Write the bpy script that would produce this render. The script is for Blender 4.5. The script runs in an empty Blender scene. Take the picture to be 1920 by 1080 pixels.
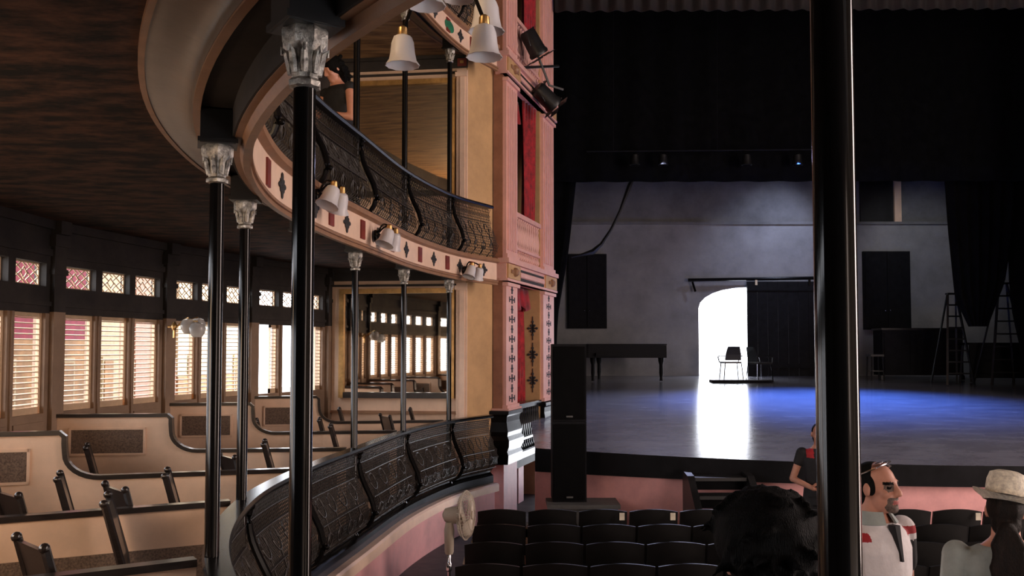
import bpy, bmesh, math, random
from mathutils import Vector, Matrix
random.seed(7)
S = bpy.context.scene
COL = S.collection
R = math.radians
# ------------------------------------------------------------------ camera
F = 1700.0; PITCH = math.atan(0.0447); CZ = 1.76
cam = bpy.data.objects.new('camera', bpy.data.cameras.new('camera')); COL.objects.link(cam)
cam.location = (0, 0, CZ); cam.rotation_euler = (math.pi/2 + PITCH, 0, 0)
cam.data.sensor_width = 36.0; cam.data.lens = 36.0*F/1920.0
cam.data.shift_y = 40.0/1920.0
cam.data.clip_start = 0.05; cam.data.clip_end = 300
S.camera = cam
def P(u, v, Y):
    """point at depth Y seen at pixel (u, v) of the 1920x1080 photograph"""
    x = (u-960)/F; y = (580-v)/F
    d = Vector((x, math.cos(PITCH) - y*math.sin(PITCH), math.sin(PITCH) + y*math.cos(PITCH)))
    return Vector((0, 0, CZ)) + d*(Y/d.y)
# ------------------------------------------------------------------ world and light
w = bpy.data.worlds.new('sky'); S.world = w; w.use_nodes = True
bg = w.node_tree.nodes['Background']; bg.inputs[0].default_value = (0.90, 0.93, 1.0, 1); bg.inputs[1].default_value = 9.0
S.view_settings.view_transform = 'Standard'; S.view_settings.look = 'None'
S.view_settings.exposure = 0.0; S.view_settings.gamma = 1.0; S.view_settings.use_curve_mapping = False
S.cycles.use_denoising = True
S.cycles.max_bounces = 8; S.cycles.diffuse_bounces = 4; S.cycles.glossy_bounces = 4; S.cycles.transmission_bounces = 6
S.cycles.sample_clamp_indirect = 6.0; S.cycles.caustics_reflective = False; S.cycles.caustics_refractive = False
def area(name, loc, aim, sx, sy, watts, color, portal=False, spread=180):
    l = bpy.data.lights.new(name, 'AREA'); l.shape = 'RECTANGLE'; l.size = sx; l.size_y = sy
    l.energy = watts; l.color = color; l.spread = R(spread)
    if portal: l.cycles.is_portal = True
    o = bpy.data.objects.new(name, l); COL.objects.link(o); o.location = loc
    o.rotation_euler = (Vector(aim)-Vector(loc)).to_track_quat('-Z', 'Z').to_euler()
    return o
area('assumed_right_fill', (11.6, 6.0, 1.9), (0, 8.5, 1.6), 9.0, 1.6, 560, (1.0, 0.79, 0.70))  # added area light for assumed daylight from the right; no windows are built there
area('assumed_right_upper_fill', (11.6, 6.5, 5.0), (0, 10.5, 4.0), 9.0, 1.6, 560, (1.0, 0.80, 0.74))  # assumed upper daylight from the right, added fill; solid wall without windows behind it
area('assumed_left_rear_daylight', (-3.45, 2.6, 1.75), (-2.4, 8.5, -0.4), 1.6, 1.0, 46, (1.0, 0.68, 0.42))  # added warm light at the unseen rear windows, for daylight assumed to enter there
area('upper_left_fill', (-3.0, 3.2, 4.6), (-1.2, 12.7, 4.6), 1.6, 1.2, 120, (1.0, 0.70, 0.42))  # added warm fill for the upper gallery; no windows open here
area('stage_door_daylight', (5.9, 25.5, 2.2), (5.9, 10, 2.2), 2.8, 2.6, 1, (1, 1, 1), portal=True)
area('rear_fill', (6.5, -2.6, 2.3), (5.5, 10.5, -0.4), 4.0, 1.6, 110, (1.0, 0.80, 0.70), spread=100)  # added fill from behind for people and stage front; no doors there
def spot(name, loc, aim, watts, color, ang, blend=0.6, size=0.08):
    l = bpy.data.lights.new(name, 'SPOT'); l.energy = watts; l.color = color; l.spot_size = R(ang); l.spot_blend = blend; l.shadow_soft_size = size
    o = bpy.data.objects.new(name, l); COL.objects.link(o); o.location = loc
    o.rotation_euler = (Vector(aim)-Vector(loc)).to_track_quat('-Z', 'Z').to_euler()
    return o
spot('stage_daylight_beam', P(1600, 235, 22.4), P(1440, 480, 25.0), 650, (0.62, 0.70, 1.0), 58, 1.0, 0.3)  # spot standing in for a daylight beam on the back wall, no lantern
spot('stage_floor_fill', P(1243, 300, 19.4), (4.6, 16.0, 0.6), 1100, (0.62, 0.66, 1.0), 110, 1.0, 0.2)  # added bluish fill that lifts the dark stage floor
spot('stage_side_fill', P(1720, 255, 21.4), P(1735, 500, 25.0), 200, (0.95, 0.95, 1.0), 62, 1.0, 0.2)  # added fill that lightens the back wall's right end; no fixture there
spot('stage_blue_fill', P(1500, 300, 19.4), (6.3, 18.0, 0.7), 6500, (0.08, 0.22, 1.0), 80, 1.0, 0.12)  # invented spot that tints the stage floor blue beside the door
# ------------------------------------------------------------------ materials
MATS = {}
def mat(name, col, rough=0.6, metal=0.0, var=0.12, scale=6.0, bump=0.0, spec=0.5, col2=None, coat=0.0, sharp=(0.32, 0.68), sheen=0.0, stretch=None, bscale=None, trans=0.0, alpha=1.0):
    m = bpy.data.materials.new(name); m.use_nodes = True; nt = m.node_tree; b = nt.nodes['Principled BSDF']
    b.inputs['Roughness'].default_value = rough; b.inputs['Metallic'].default_value = metal
    b.inputs['Specular IOR Level'].default_value = spec; b.inputs['Coat Weight'].default_value = coat
    b.inputs['Coat Roughness'].default_value = 0.15
    b.inputs['Transmission Weight'].default_value = trans; b.inputs['Alpha'].default_value = alpha
    if sheen: b.inputs['Sheen Weight'].default_value = sheen
    tc = nt.nodes.new('ShaderNodeTexCoord'); mp = nt.nodes.new('ShaderNodeMapping')
    nt.links.new(tc.outputs['Object'], mp.inputs[0])
    if stretch: mp.inputs['Scale'].default_value = stretch
    n = nt.nodes.new('ShaderNodeTexNoise'); n.inputs['Scale'].default_value = scale; n.inputs['Detail'].default_value = 5.0; n.inputs['Roughness'].default_value = 0.65
    nt.links.new(mp.outputs[0], n.inputs['Vector'])
    cr = nt.nodes.new('ShaderNodeValToRGB')
    c2 = col2 or tuple(max(0, c*(1-var*2.2)) for c in col)
    c1 = col if col2 else tuple(min(1, c*(1+var)) for c in col)
    cr.color_ramp.elements[0].position = sharp[0]; cr.color_ramp.elements[0].color = (*c2, 1)
    cr.color_ramp.elements[1].position = sharp[1]; cr.color_ramp.elements[1].color = (*c1, 1)
    nt.links.new(n.outputs['Fac'], cr.inputs[0]); nt.links.new(cr.outputs[0], b.inputs['Base Color'])
    if bump:
        n2 = nt.nodes.new('ShaderNodeTexNoise'); n2.inputs['Scale'].default_value = bscale or scale*6; n2.inputs['Detail'].default_value = 4
        nt.links.new(mp.outputs[0], n2.inputs['Vector'])
        bp = nt.nodes.new('ShaderNodeBump'); bp.inputs['Strength'].default_value = bump; bp.inputs['Distance'].default_value = 0.02
        nt.links.new(n2.outputs['Fac'], bp.inputs['Height']); nt.links.new(bp.outputs[0], b.inputs['Normal'])
    MATS[name] = m
    return m
mat('iron', (0.006, 0.0055, 0.0055), 0.11, 0.0, spec=0.35)
mat('iron_mesh', (0.042, 0.034, 0.029), 0.5, 0.0)
mat('silver', (0.55, 0.52, 0.47), 0.42, 0.75, var=0.35, scale=40, bump=0.3)
mat('cream', (0.80, 0.56, 0.40), 0.55, var=0.06, scale=3, bump=0.05)
mat('fascia_cream', (0.90, 0.64, 0.48), 0.5, var=0.05, scale=5, bump=0.05)
mat('ochre', (0.62, 0.38, 0.18), 0.6, var=0.08, scale=2.5, bump=0.08)
mat('pink', (0.82, 0.40, 0.40), 0.6, var=0.10, scale=2.0, bump=0.1)
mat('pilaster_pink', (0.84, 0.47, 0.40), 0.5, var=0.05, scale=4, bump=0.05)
mat('pilaster_shaded', (0.34, 0.15, 0.09), 0.55, var=0.1)  # pilaster pink darkened in colour for the side in shade
mat('dado', (0.27, 0.18, 0.12), 0.6, var=0.1, scale=4)
mat('shutter', (0.66, 0.47, 0.30), 0.55, var=0.1, scale=8)
mat('frieze', (0.028, 0.022, 0.019), 0.7, var=0.3, scale=3)  # near-black; backlit shade of the window wall is put into this colour
mat('darkwood', (0.020, 0.014, 0.012), 0.3, var=0.3, scale=10, stretch=(1, 1, 6), coat=0.4)
mat('cane', (0.21, 0.14, 0.10), 0.7, var=0.3, scale=90, bump=0.4)
mat('ceiling_upper_lit', (0.50, 0.28, 0.12), 0.7, scale=3.0, col2=(0.14, 0.07, 0.035), stretch=(0.5, 3.2, 1), sharp=(0.36, 0.64))  # lighter than the lower ceiling, brightness put into the colour for missing light
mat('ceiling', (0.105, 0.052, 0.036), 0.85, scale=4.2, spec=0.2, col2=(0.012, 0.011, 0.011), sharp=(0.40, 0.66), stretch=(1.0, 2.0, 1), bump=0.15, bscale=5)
mat('cove', (0.15, 0.105, 0.075), 0.32, var=0.12, scale=3, bump=0.04)
mat('moulding', (0.34, 0.18, 0.10), 0.45, var=0.1)
mat('ringfloor', (0.18, 0.10, 0.07), 0.5, var=0.25, scale=5, stretch=(1, 8, 1))
mat('orchfloor', (0.05, 0.035, 0.03), 0.6, var=0.3)
mat('stagefloor', (0.28, 0.28, 0.32), 0.20, scale=1.4, col2=(0.17, 0.17, 0.21), bump=0.05, bscale=7, stretch=(1, 2.2, 1), spec=0.6)
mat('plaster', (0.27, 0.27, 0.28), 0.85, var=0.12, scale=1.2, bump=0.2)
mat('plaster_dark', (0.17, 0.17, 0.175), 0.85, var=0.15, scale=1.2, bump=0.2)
mat('black', (0.003, 0.003, 0.0034), 0.9, var=0.2, spec=0.1)
mat('blackpaint', (0.012, 0.012, 0.013), 0.4, var=0.2)
mat('drape', (0.003, 0.003, 0.0034), 0.95, var=0.3, spec=0.1)
mat('redcurtain', (0.42, 0.010, 0.018), 0.75, var=0.3, scale=8, sheen=0.3)
mat('valance', (0.007, 0.0018, 0.0015), 0.8, var=0.4, scale=6)
mat('gold', (0.60, 0.36, 0.14), 0.35, 0.8, var=0.2)
mat('glass', (0.92, 0.88, 0.90), 0.35, var=0.03, trans=0.25)
mat('stencil', (0.03, 0.028, 0.03), 0.7, var=0.2)
mat('plaque', (0.22, 0.03, 0.02), 0.5, var=0.2)
mat('green', (0.03, 0.20, 0.10), 0.5, var=0.2)
mat('mirror', (0.80, 0.72, 0.62), 0.02, 1.0, var=0.02)
mat('seat', (0.006, 0.005, 0.005), 0.45, var=0.3, scale=10)
mat('tag', (0.75, 0.68, 0.55), 0.5)
mat('fanplastic', (0.55, 0.47, 0.38), 0.4, var=0.05)
mat('grey', (0.10, 0.10, 0.10), 0.6)
mat('chrome', (0.7, 0.7, 0.75), 0.15, 1.0)
mat('skin', (0.55, 0.26, 0.18), 0.5, var=0.08, scale=14)
mat('skin_light', (0.58, 0.27, 0.19), 0.5, var=0.06, scale=14)
mat('hair', (0.004, 0.0035, 0.0035), 0.65, var=0.4, scale=60, bump=0.6, stretch=(1, 1, 0.2), spec=0.12)
mat('hair_brown', (0.014, 0.008, 0.006), 0.6, spec=0.2, var=0.4, scale=60, bump=0.6, stretch=(1, 1, 0.2))
mat('stubble', (0.16, 0.11, 0.09), 0.7, var=0.3, scale=60)
mat('lip', (0.38, 0.09, 0.08), 0.5)
mat('white_cloth', (0.78, 0.74, 0.76), 0.8, var=0.05, scale=10, bump=0.15)
mat('grey_cloth', (0.36, 0.41, 0.40), 0.85, var=0.08, scale=10, bump=0.15)
mat('black_cloth', (0.012, 0.012, 0.016), 0.8, var=0.3)
mat('red_cloth', (0.42, 0.02, 0.03), 0.8)
mat('denim', (0.03, 0.035, 0.06), 0.8)
mat('straw', (0.88, 0.78, 0.64), 0.7, var=0.18, scale=50, bump=0.3)
mat('matte_black', (0.008, 0.008, 0.010), 0.75, var=0.2, spec=0.15)
mat('out_cream', (0.50, 0.38, 0.22), 0.8, var=0.08)
mat('out_red', (0.26, 0.016, 0.035), 0.8, var=0.15)
mat('out_orange', (0.40, 0.20, 0.08), 0.8, var=0.25, scale=1.5)
mat('out_pink', (0.46, 0.22, 0.15), 0.8, var=0.1)
mat('pavement', (0.35, 0.31, 0.26), 0.8, var=0.1)
mat('coldpavement', (0.75, 0.77, 0.82), 0.8, var=0.1)
# ------------------------------------------------------------------ mesh helpers
class MB:
    def __init__(s): s.v = []; s.f = []
    def add(s, verts, faces):
        k = len(s.v); s.v += [tuple(p) for p in verts]; s.f += [tuple(i+k for i in f) for f in faces]; return s
    def box(s, c, size, ax=None):
        """box centred at c; ax = optional rotation (Matrix 3x3) or z angle"""
        if ax is None: M = Matrix.Identity(3)
        elif isinstance(ax, (int, float)): M = Matrix.Rotation(ax, 3, 'Z')
        else: M = ax
        c = Vector(c); hx, hy, hz = size[0]/2, size[1]/2, size[2]/2
        vs = [c + M @ Vector((x*hx, y*hy, z*hz)) for x in (-1, 1) for y in (-1, 1) for z in (-1, 1)]
        return s.add(vs, [(0, 1, 3, 2), (4, 6, 7, 5), (0, 4, 5, 1), (2, 3, 7, 6), (0, 2, 6, 4), (1, 5, 7, 3)])
    def bb(s, a, b):
        a = Vector(a); b = Vector(b); return s.box((a+b)/2, (abs(b.x-a.x), abs(b.y-a.y), abs(b.z-a.z)))
    def bar(s, a, b, wd, th, up=(0, 0, 1)):
        a = Vector(a); b = Vector(b); d = b-a; L = d.length
        if L < 1e-6: return s
        y = d/L; x = y.cross(Vector(up))
        if x.length < 1e-4: x = y.cross(Vector((1, 0, 0)))
        x.normalize(); z = x.cross(y)
        return s.box((a+b)/2, (wd, L, th), Matrix((x, y, z)).transposed())
    def tube(s, pts, r, n=8, caps=True, sq=None):
        pts = [Vector(p) for p in pts]; rs = r if isinstance(r, (list, tuple)) else [r]*len(pts)
        k = len(s.v); ref = None; rings = []
        for i, p in enumerate(pts):
            t = (pts[min(i+1, len(pts)-1)]-pts[max(i-1, 0)]).normalized()
            if ref is None:
                ref = Vector((0, 0, 1)) if abs(t.z) < 0.9 else Vector((1, 0, 0))
            a = t.cross(ref)
            if a.length < 1e-4: a = t.cross(Vector((0, 1, 0)))
            a.normalize(); b = a.cross(t); ref = b if False else ref
            rings.append([p + (a*math.cos(q)+b*math.sin(q))*rs[i] for q in [2*math.pi*j/n for j in range(n)]])
        vs = [p for rg in rings for p in rg]; fs = []
        for i in range(len(pts)-1):
            for j in range(n):
                fs.append((i*n+j, i*n+(j+1) % n, (i+1)*n+(j+1) % n, (i+1)*n+j))
        if caps: fs.append(tuple(range(n-1, -1, -1))); fs.append(tuple((len(pts)-1)*n+j for j in range(n)))
        return s.add(vs, fs)
    def lathe(s, prof, c=(0, 0, 0), n=16, M=None, caps=True, flute=0.0, nf=0):
        """prof = [(r,z)]"""
        c = Vector(c); vs = []; fs = []
        for r, z in prof:
            for j in range(n):
                q = 2*math.pi*j/n; rr = r*(1+flute*math.cos(nf*q)) if nf else r
                p = Vector((rr*math.cos(q), rr*math.sin(q), z)); vs.append(c + (M @ p if M else p))
        for i in range(len(prof)-1):
            for j in range(n): fs.append((i*n+j, i*n+(j+1) % n, (i+1)*n+(j+1) % n, (i+1)*n+j))
        if caps: fs.append(tuple(range(n-1, -1, -1))); fs.append(tuple((len(prof)-1)*n+j for j in range(n)))
        return s.add(vs, fs)
    def ball(s, c, r, n=10, m=8, M=None):
        rx, ry, rz = r if isinstance(r, (list, tuple)) else (r, r, r); c = Vector(c); vs = []; fs = []
        for i in range(m+1):
            th = math.pi*i/m
            for j in range(n):
                ph = 2*math.pi*j/n; p = Vector((rx*math.sin(th)*math.cos(ph), ry*math.sin(th)*math.sin(ph), -rz*math.cos(th)))
                vs.append(c + (M @ p if M else p))
        for i in range(m):
            for j in range(n): fs.append((i*n+j, i*n+(j+1) % n, (i+1)*n+(j+1) % n, (i+1)*n+j))
        return s.add(vs, fs)
    def prism(s, outline, a, b):
        """outline = list of points (Vector) closed, extruded from offset a to offset b (vectors)"""
        n = len(outline); a = Vector(a); b = Vector(b)
        vs = [Vector(p)+a for p in outline]+[Vector(p)+b for p in outline]
        fs = [tuple(range(n-1, -1, -1)), tuple(range(n, 2*n))]+[(i, (i+1) % n, n+(i+1) % n, n+i) for i in range(n)]
        return s.add(vs, fs)
    def loft(s, rings, close=True, caps=True):
        n = len(rings[0]); vs = [p for r in rings for p in r]; fs = []
        for i in range(len(rings)-1):
            for j in range(n if close else n-1): fs.append((i*n+j, i*n+(j+1) % n, (i+1)*n+(j+1) % n, (i+1)*n+j))
        if caps and close: fs.append(tuple(range(n-1, -1, -1))); fs.append(tuple((len(rings)-1)*n+j for j in range(n)))
        return s.add(vs, fs)
    def grid(s, rows):
        return s.loft(rows, close=False, caps=False)
    def mesh(s, name, smooth=False):
        me = bpy.data.meshes.new(name); me.from_pydata(s.v, [], s.f); me.update()
        bm = bmesh.new(); bm.from_mesh(me); bmesh.ops.recalc_face_normals(bm, faces=bm.faces); bm.to_mesh(me); bm.free()
        if smooth:
            for p in me.polygons: p.use_smooth = True
            try: me.set_sharp_from_angle(angle=R(40))
            except Exception: pass
        return me
    def build(s, name, m, parent=None, smooth=False, loc=None):
        o = link(name, s.mesh(name, smooth), m, parent)
        if loc is not None: o.location = loc
        return o
def link(name, me, m=None, parent=None):
    if m is not None and not me.materials: me.materials.append(MATS[m] if isinstance(m, str) else m)
    o = bpy.data.objects.new(name, me); COL.objects.link(o); o.parent = parent; return o
def tag(o, label, cat=None, group=None, kind=None):
    o['label'] = label
    if cat: o['category'] = cat
    if group: o['group'] = group
    if kind: o['kind'] = kind
    return o
def empty(name, loc=(0, 0, 0), rz=0.0):
    o = bpy.data.objects.new(name, None); COL.objects.link(o); o.location = loc; o.rotation_euler = (0, 0, rz); o.empty_display_size = 0.1; return o
def copy_tree(o, parent=None):
    c = o.copy(); COL.objects.link(c); c.parent = parent
    for ch in list(o.children): copy_tree(ch, c)
    return c
def struct(name, mb, m, label, cat, smooth=False):
    o = mb.build(name, m, None, smooth); return tag(o, label, cat, kind='structure')
# ------------------------------------------------------------------ horseshoe curve
ST = {'R0': (3.35, 0.15), 'R1': (1.85, 0.55), 'A': (0.49, 1.37), 'B': (-0.59, 2.55), 'C': (-1.317, 4.02), 'D': (-1.64, 5.54),
      'H': (-1.63, 7.0), 'E': (-1.465, 8.45), 'Fc': (-1.223, 10.24), 'G': (-0.816, 11.76), 'J': (-0.33, 12.72)}
SN = list(ST.keys()); SP = [Vector(ST[k]) for k in SN]
WALL = [(3.1, -2.5), (0.9, -2.05), (-1.35, -0.75), (-2.65, 0.77), (-3.65, 2.55), (-4.05, 4.30), (-4.18, 6.25), (-4.14, 8.19), (-3.77, 9.90), (-3.26, 11.35), (-2.64, 13.0)]
WP = [Vector(p) for p in WALL]
def cr(t):
    """position on the ring at station parameter t (0..10)"""
    n = len(SP)-1; t = max(0.0, min(n-1e-6, t)); i = int(t); f = t-i
    p0 = SP[i-1] if i > 0 else SP[0]*2-SP[1]; p1 = SP[i]; p2 = SP[i+1]; p3 = SP[i+2] if i+2 <= n else SP[n]*2-SP[n-1]
    return 0.5*((2*p1)+(p2-p0)*f+(2*p0-5*p1+4*p2-p3)*f*f+(3*p1-p0-3*p2+p3)*f**3)
def tan(t):
    a = cr(max(0, t-0.01)); b = cr(min(10, t+0.01)); return (b-a).normalized()
def off(t, d):
    """d > 0: outwards, away from the house"""
    q = tan(t); return cr(t)+Vector((-q.y, q.x))*d
def wallpt(t):
    n = len(WP)-1; t = max(0, min(n-1e-6, t)); i = int(t); f = t-i; return WP[i].lerp(WP[i+1], f)
def rp(t, d, z):
    p = off(t, d); return Vector((p.x, p.y, z))
def sweep(prof, t0=0.0, t1=10.0, per=8, close=True):
    n = max(2, int(round((t1-t0)*per))); rings = [[rp(t0+(t1-t0)*i/n, d, z) for d, z in prof] for i in range(n+1)]
    mb = MB(); mb.loft(rings, close=close, caps=close); return mb
def slab(z0, z1, dedge, t0=0.0, t1=10.0, per=4):
    n = int((t1-t0)*per); rings = []
    for i in range(n+1):
        t = t0+(t1-t0)*i/n; a = off(t, dedge); b = wallpt(t)
        rings.append([Vector((a.x, a.y, z0)), Vector((b.x, b.y, z0)), Vector((b.x, b.y, z1)), Vector((a.x, a.y, z1))])
    mb = MB(); mb.loft(rings); return mb
DZ = 3.03
# ================================================================== STRUCTURE
# ---- house shell
struct('floor', slab(-0.06, 0.0, -0.02), 'ringfloor', 'brown boarded floor of the box tier behind the balustrade', 'floor')
struct('ceiling_1', slab(2.92, 3.0, 0.0), 'ceiling', 'dark stained brown ceiling over the lower boxes', 'ceiling')
struct('ceiling_2', slab(2.92+DZ, 3.0+DZ, 0.0), 'ceiling_upper_lit', 'brown stained ceiling over the upper gallery', 'ceiling')
mb = MB(); mb.bb((-5.2, -3.3, 9.0), (13, 16.2, 9.15)); struct('ceiling_3', mb, 'frieze', 'high dark roof above the auditorium', 'ceiling')
mb = MB(); mb.bb((12.4, -3.3, -0.8), (12.6, 16.2, 9.0)); struct('wall_right', mb, 'dado', 'far right auditorium wall beyond the seats', 'wall')
mb = MB(); mb.bb((-5.2, -3.4, -0.8), (12.6, -3.2, 9.0)); struct('wall_rear', mb, 'dado', 'rear auditorium wall behind the viewer', 'wall')
# orchestra floor, sloping up to the rear
mb = MB()
fl = [(0.2, -0.22), (1.9, -0.30), (6.6, -0.64), (16.0, -0.64)]
mb.loft([[Vector((-2.2, y, z)), Vector((12.4, y, z)), Vector((12.4, y, z-0.08)), Vector((-2.2, y, z-0.08))] for y, z in fl])
struct('floor_orchestra', mb, 'orchfloor', 'dark orchestra floor under the rows of seats', 'floor')
def floor_z(y):
    for (y0, z0), (y1, z1) in zip(fl, fl[1:]):
        if y0 <= y <= y1: return z0+(z1-z0)*(y-y0)/(y1-y0)
    return -0.64
# ---- ring wall below the boxes
struct('wall_ring', sweep([(-0.10, -0.70), (0.05, -0.70), (0.05, -0.06), (-0.10, -0.19)]), 'pink', 'curved pink wall below the lower balustrade', 'wall', True)
struct('trim_1', sweep([(-0.17, -0.19), (-0.03, -0.19), (-0.03, -0.08), (-0.15, -0.08), (-0.17, -0.10)]), 'fascia_cream', 'cream moulding curving below the lower balustrade', 'moulding', True)
struct('trim_2', sweep([(-0.08, -0.08), (0.10, -0.08), (0.10, 0.06), (-0.02, 0.07), (-0.08, 0.02)]), 'iron', 'black curved kerb carrying the lower balustrade', 'kerb', True)
# ---- balcony fronts
def front(dz, n0, which):
    f = sweep([(-0.13, 2.735), (-0.09, 2.735), (-0.09, 2.97), (-0.13, 2.97)], per=10)
    fo = f.build('trim_%d' % n0, 'fascia_cream', None, True); fo.location.z = dz
    tag(fo, 'cream balcony front with dark rosettes, %s gallery' % which, 'balcony front', kind='structure')
    def child(prof, name, m):
        o = sweep(prof, per=10).build(name, m, fo, True); return o
    child([(-0.16, 2.70), (-0.07, 2.70), (-0.07, 2.737), (-0.135, 2.737), (-0.16, 2.72)], 'lower_moulding', 'moulding')
    child([(-0.150, 2.665), (-0.115, 2.665), (-0.10, 2.699), (-0.145, 2.699)], 'drip_edge', 'moulding')
    child([(-0.18, 2.985), (-0.18, 3.03), (0.02, 3.03), (0.02, 2.97), (-0.14, 2.97)], 'upper_moulding', 'moulding')
    cv = [(0.31, 2.93), (0.31, 2.905), (0.285, 2.905)]
    for i in range(7):
        a = i/6*math.pi/2; cv.append((0.275-0.165*math.sin(a), 2.83+0.07*math.cos(a)))
    cv += [(0.11, 2.815), (0.085, 2.812), (0.08, 2.83), (0.06, 2.93)]
    child(cv, 'cove', 'cove')
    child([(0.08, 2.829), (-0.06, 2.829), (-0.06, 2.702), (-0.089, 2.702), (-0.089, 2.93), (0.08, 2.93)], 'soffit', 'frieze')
    child([(0.325, 2.925), (0.325, 2.90), (0.30, 2.90), (0.30, 2.925)], 'bead', 'moulding')
    child([(0.108, 2.822), (0.108, 2.806), (0.075, 2.806), (0.075, 2.822)], 'bead', 'moulding')
    return fo
fr1 = front(0.0, 3, 'first'); fr2 = front(DZ, 4, 'second')
# rosettes and plaques on the fronts
def rosette_mesh():
    mb = MB()
    for k in range(8):
        a = k*math.pi/4; r = 0.075 if k % 2 == 0 else 0.05
        mb.ball((r*0.6*math.cos(a), 0, r*0.6*math.sin(a)), (r*0.42, 0.008, 0.017), 8, 5, Matrix.Rotation(-a, 3, 'Y'))
    mb.ball((0, 0, 0), (0.02, 0.012, 0.02), 8, 6)
    return mb.mesh('rosette', True)
def plaque_mesh():
    mb = MB(); mb.box((0, 0, 0), (0.12, 0.014, 0.17)); mb.box((0, -0.008, 0), (0.08, 0.012, 0.12)); return mb.mesh('plaque')
RM = rosette_mesh(); PM = plaque_mesh(); RM.materials.append(MATS['stencil']); PM.materials.append(MATS['plaque'])
for fo in (fr1, fr2):
    k = 0; t = 5.0
    while t < 9.95:
        me = PM if k % 2 == 0 else RM
        o = bpy.data.objects.new('plaque' if me is PM else 'rosette', me); COL.objects.link(o); o.parent = fo
        p = rp(t, -0.137, 2.853); q = tan(t); o.location = p; o.rotation_euler = (0, 0, math.atan2(q.y, q.x)+math.pi)
        o.scale = (1.3, 1, 1.2) if me is RM else (1.0, 1, 1.0); k += 1; t += 0.31
t = 8.75
mb = MB(); mb.ball((0, 0, 0), (0.16, 0.012, 0.075), 20, 10); o = mb.build('oval_plaque', 'green', fr2, True); q = tan(t); o.location = rp(t, -0.137, 2.853); o.rotation_euler = (0, 0, math.atan2(q.y, q.x)+math.pi)
# ---- left wall with windows
wl = MB(); wf = MB(); wd = MB()
def seg(i):
    p = WP[i]; q = WP[i+1]; d = (q-p); L = d.length; d /= L; return p, d, Vector((-d.y, d.x)), L
def sbox(mbx, i, s0, s1, y0, y1, z0, z1):
    p, d, o, L = seg(i); c = p+d*((s0+s1)/2)+o*((y0+y1)/2)
    mbx.box((c.x, c.y, (z0+z1)/2), (s1-s0, y1-y0, z1-z0), math.atan2(d.y, d.x))
SB, STOP, TB, TT = 1.20, 2.085, 2.325, 2.53
WINS = []
for i in range(0, 10):
    p, d, o, L = seg(i)
    if i < 3:
        sbox(wl, i, -0.1, L+0.1, 0, 0.11, -0.06, 9.0); continue
    pit = (L-0.18)/3; ow = pit*0.82
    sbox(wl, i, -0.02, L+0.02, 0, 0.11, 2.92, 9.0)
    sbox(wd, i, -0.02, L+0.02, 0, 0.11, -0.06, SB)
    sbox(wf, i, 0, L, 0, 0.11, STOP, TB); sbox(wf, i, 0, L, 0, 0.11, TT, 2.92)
    sbox(wf, i, 0, L, -0.025, 0.0, 2.60, 2.66); sbox(wf, i, 0, L, -0.04, 0.0, 2.84, 2.92); sbox(wf, i, 0, L, -0.02, 0, 2.15, 2.19)
    edges = [0.0]
    for k in range(3):
        c = 0.09+pit*(k+0.5); edges += [c-ow/2, c+ow/2]; WINS.append((i, c, ow))
    edges.append(L)
    for a, b in zip(edges[::2], edges[1::2]):
        sbox(wd, i, a, b, 0, 0.11, SB, STOP); sbox(wf, i, a, b, 0, 0.11, TB, TT)
        if 0 < a and b < L:
            sbox(wd, i, (a+b)/2-0.018, (a+b)/2+0.018, -0.02, 0, 0.9, STOP)
    # wainscot panels under each window
    for k in range(3):
        c = 0.09+pit*(k+0.5); sbox(wd, i, c-ow/2, c+ow/2, -0.012, 0, 0.93, 1.13)
wlo = struct('wall_left', wl, 'frieze', 'curved outer wall of the boxes, upper part coloured dark for shade', 'wall')
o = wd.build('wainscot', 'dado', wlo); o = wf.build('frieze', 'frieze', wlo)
for i in range(3, 11):
    p = WP[i]; i2 = min(i, 9); _, d, oo, _ = seg(i2); mb = MB()
    ang = math.atan2(d.y, d.x); c = p-oo*0.015
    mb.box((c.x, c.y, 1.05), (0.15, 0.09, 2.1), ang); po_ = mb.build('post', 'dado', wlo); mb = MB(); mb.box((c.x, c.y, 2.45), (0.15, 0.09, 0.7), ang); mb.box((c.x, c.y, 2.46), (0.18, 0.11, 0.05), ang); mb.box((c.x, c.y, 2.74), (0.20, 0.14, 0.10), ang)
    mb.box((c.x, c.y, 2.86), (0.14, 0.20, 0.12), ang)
    mb.build('bracket', 'frieze', po_)  # upper post and bracket coloured near-black to carry the backlit shade
# shutter and fretwork meshes
def fret_mesh(wd_, h):
    mb = MB(); t = 0.012
    for x in (-wd_/2, wd_/2): mb.box((x, 0, 0), (0.016, 0.014, h))
    for z in (-h/2, h/2): mb.box((0, 0, z), (wd_, 0.014, 0.016))
    nx, nz = 7, 5; cx = wd_/nx; cz = h/nz
    for a in range(nx):
        for b in range(nz):
            x = -wd_/2+cx*(a+0.5); z = -h/2+cz*(b+0.5)
            if a == 3 and b in (1, 2, 3): continue
            sgn = 1 if (a+b) % 2 == 0 else -1
            if a > 3: sgn = -sgn
            mb.bar((x-cx/2, 0, z-sgn*cz/2), (x+cx/2, 0, z+sgn*cz/2), 0.008, 0.010, (0, 1, 0))
            mb.ball((x, 0, z), (0.008, 0.006, 0.008), 6, 4)
    n = 16
    for k in range(n):
        a0 = 2*math.pi*k/n; a1 = 2*math.pi*(k+1)/n
        r0 = 0.052 if k % 4 == 0 else 0.036; r1 = 0.052 if (k+1) % 4 == 0 else 0.036
        mb.bar((r0*math.cos(a0), 0, r0*math.sin(a0)), (r1*math.cos(a1), 0, r1*math.sin(a1)), 0.010, 0.009, (0, 1, 0))
    return mb.mesh('fretwork')
SLATS = {}; NS = 17
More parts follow.
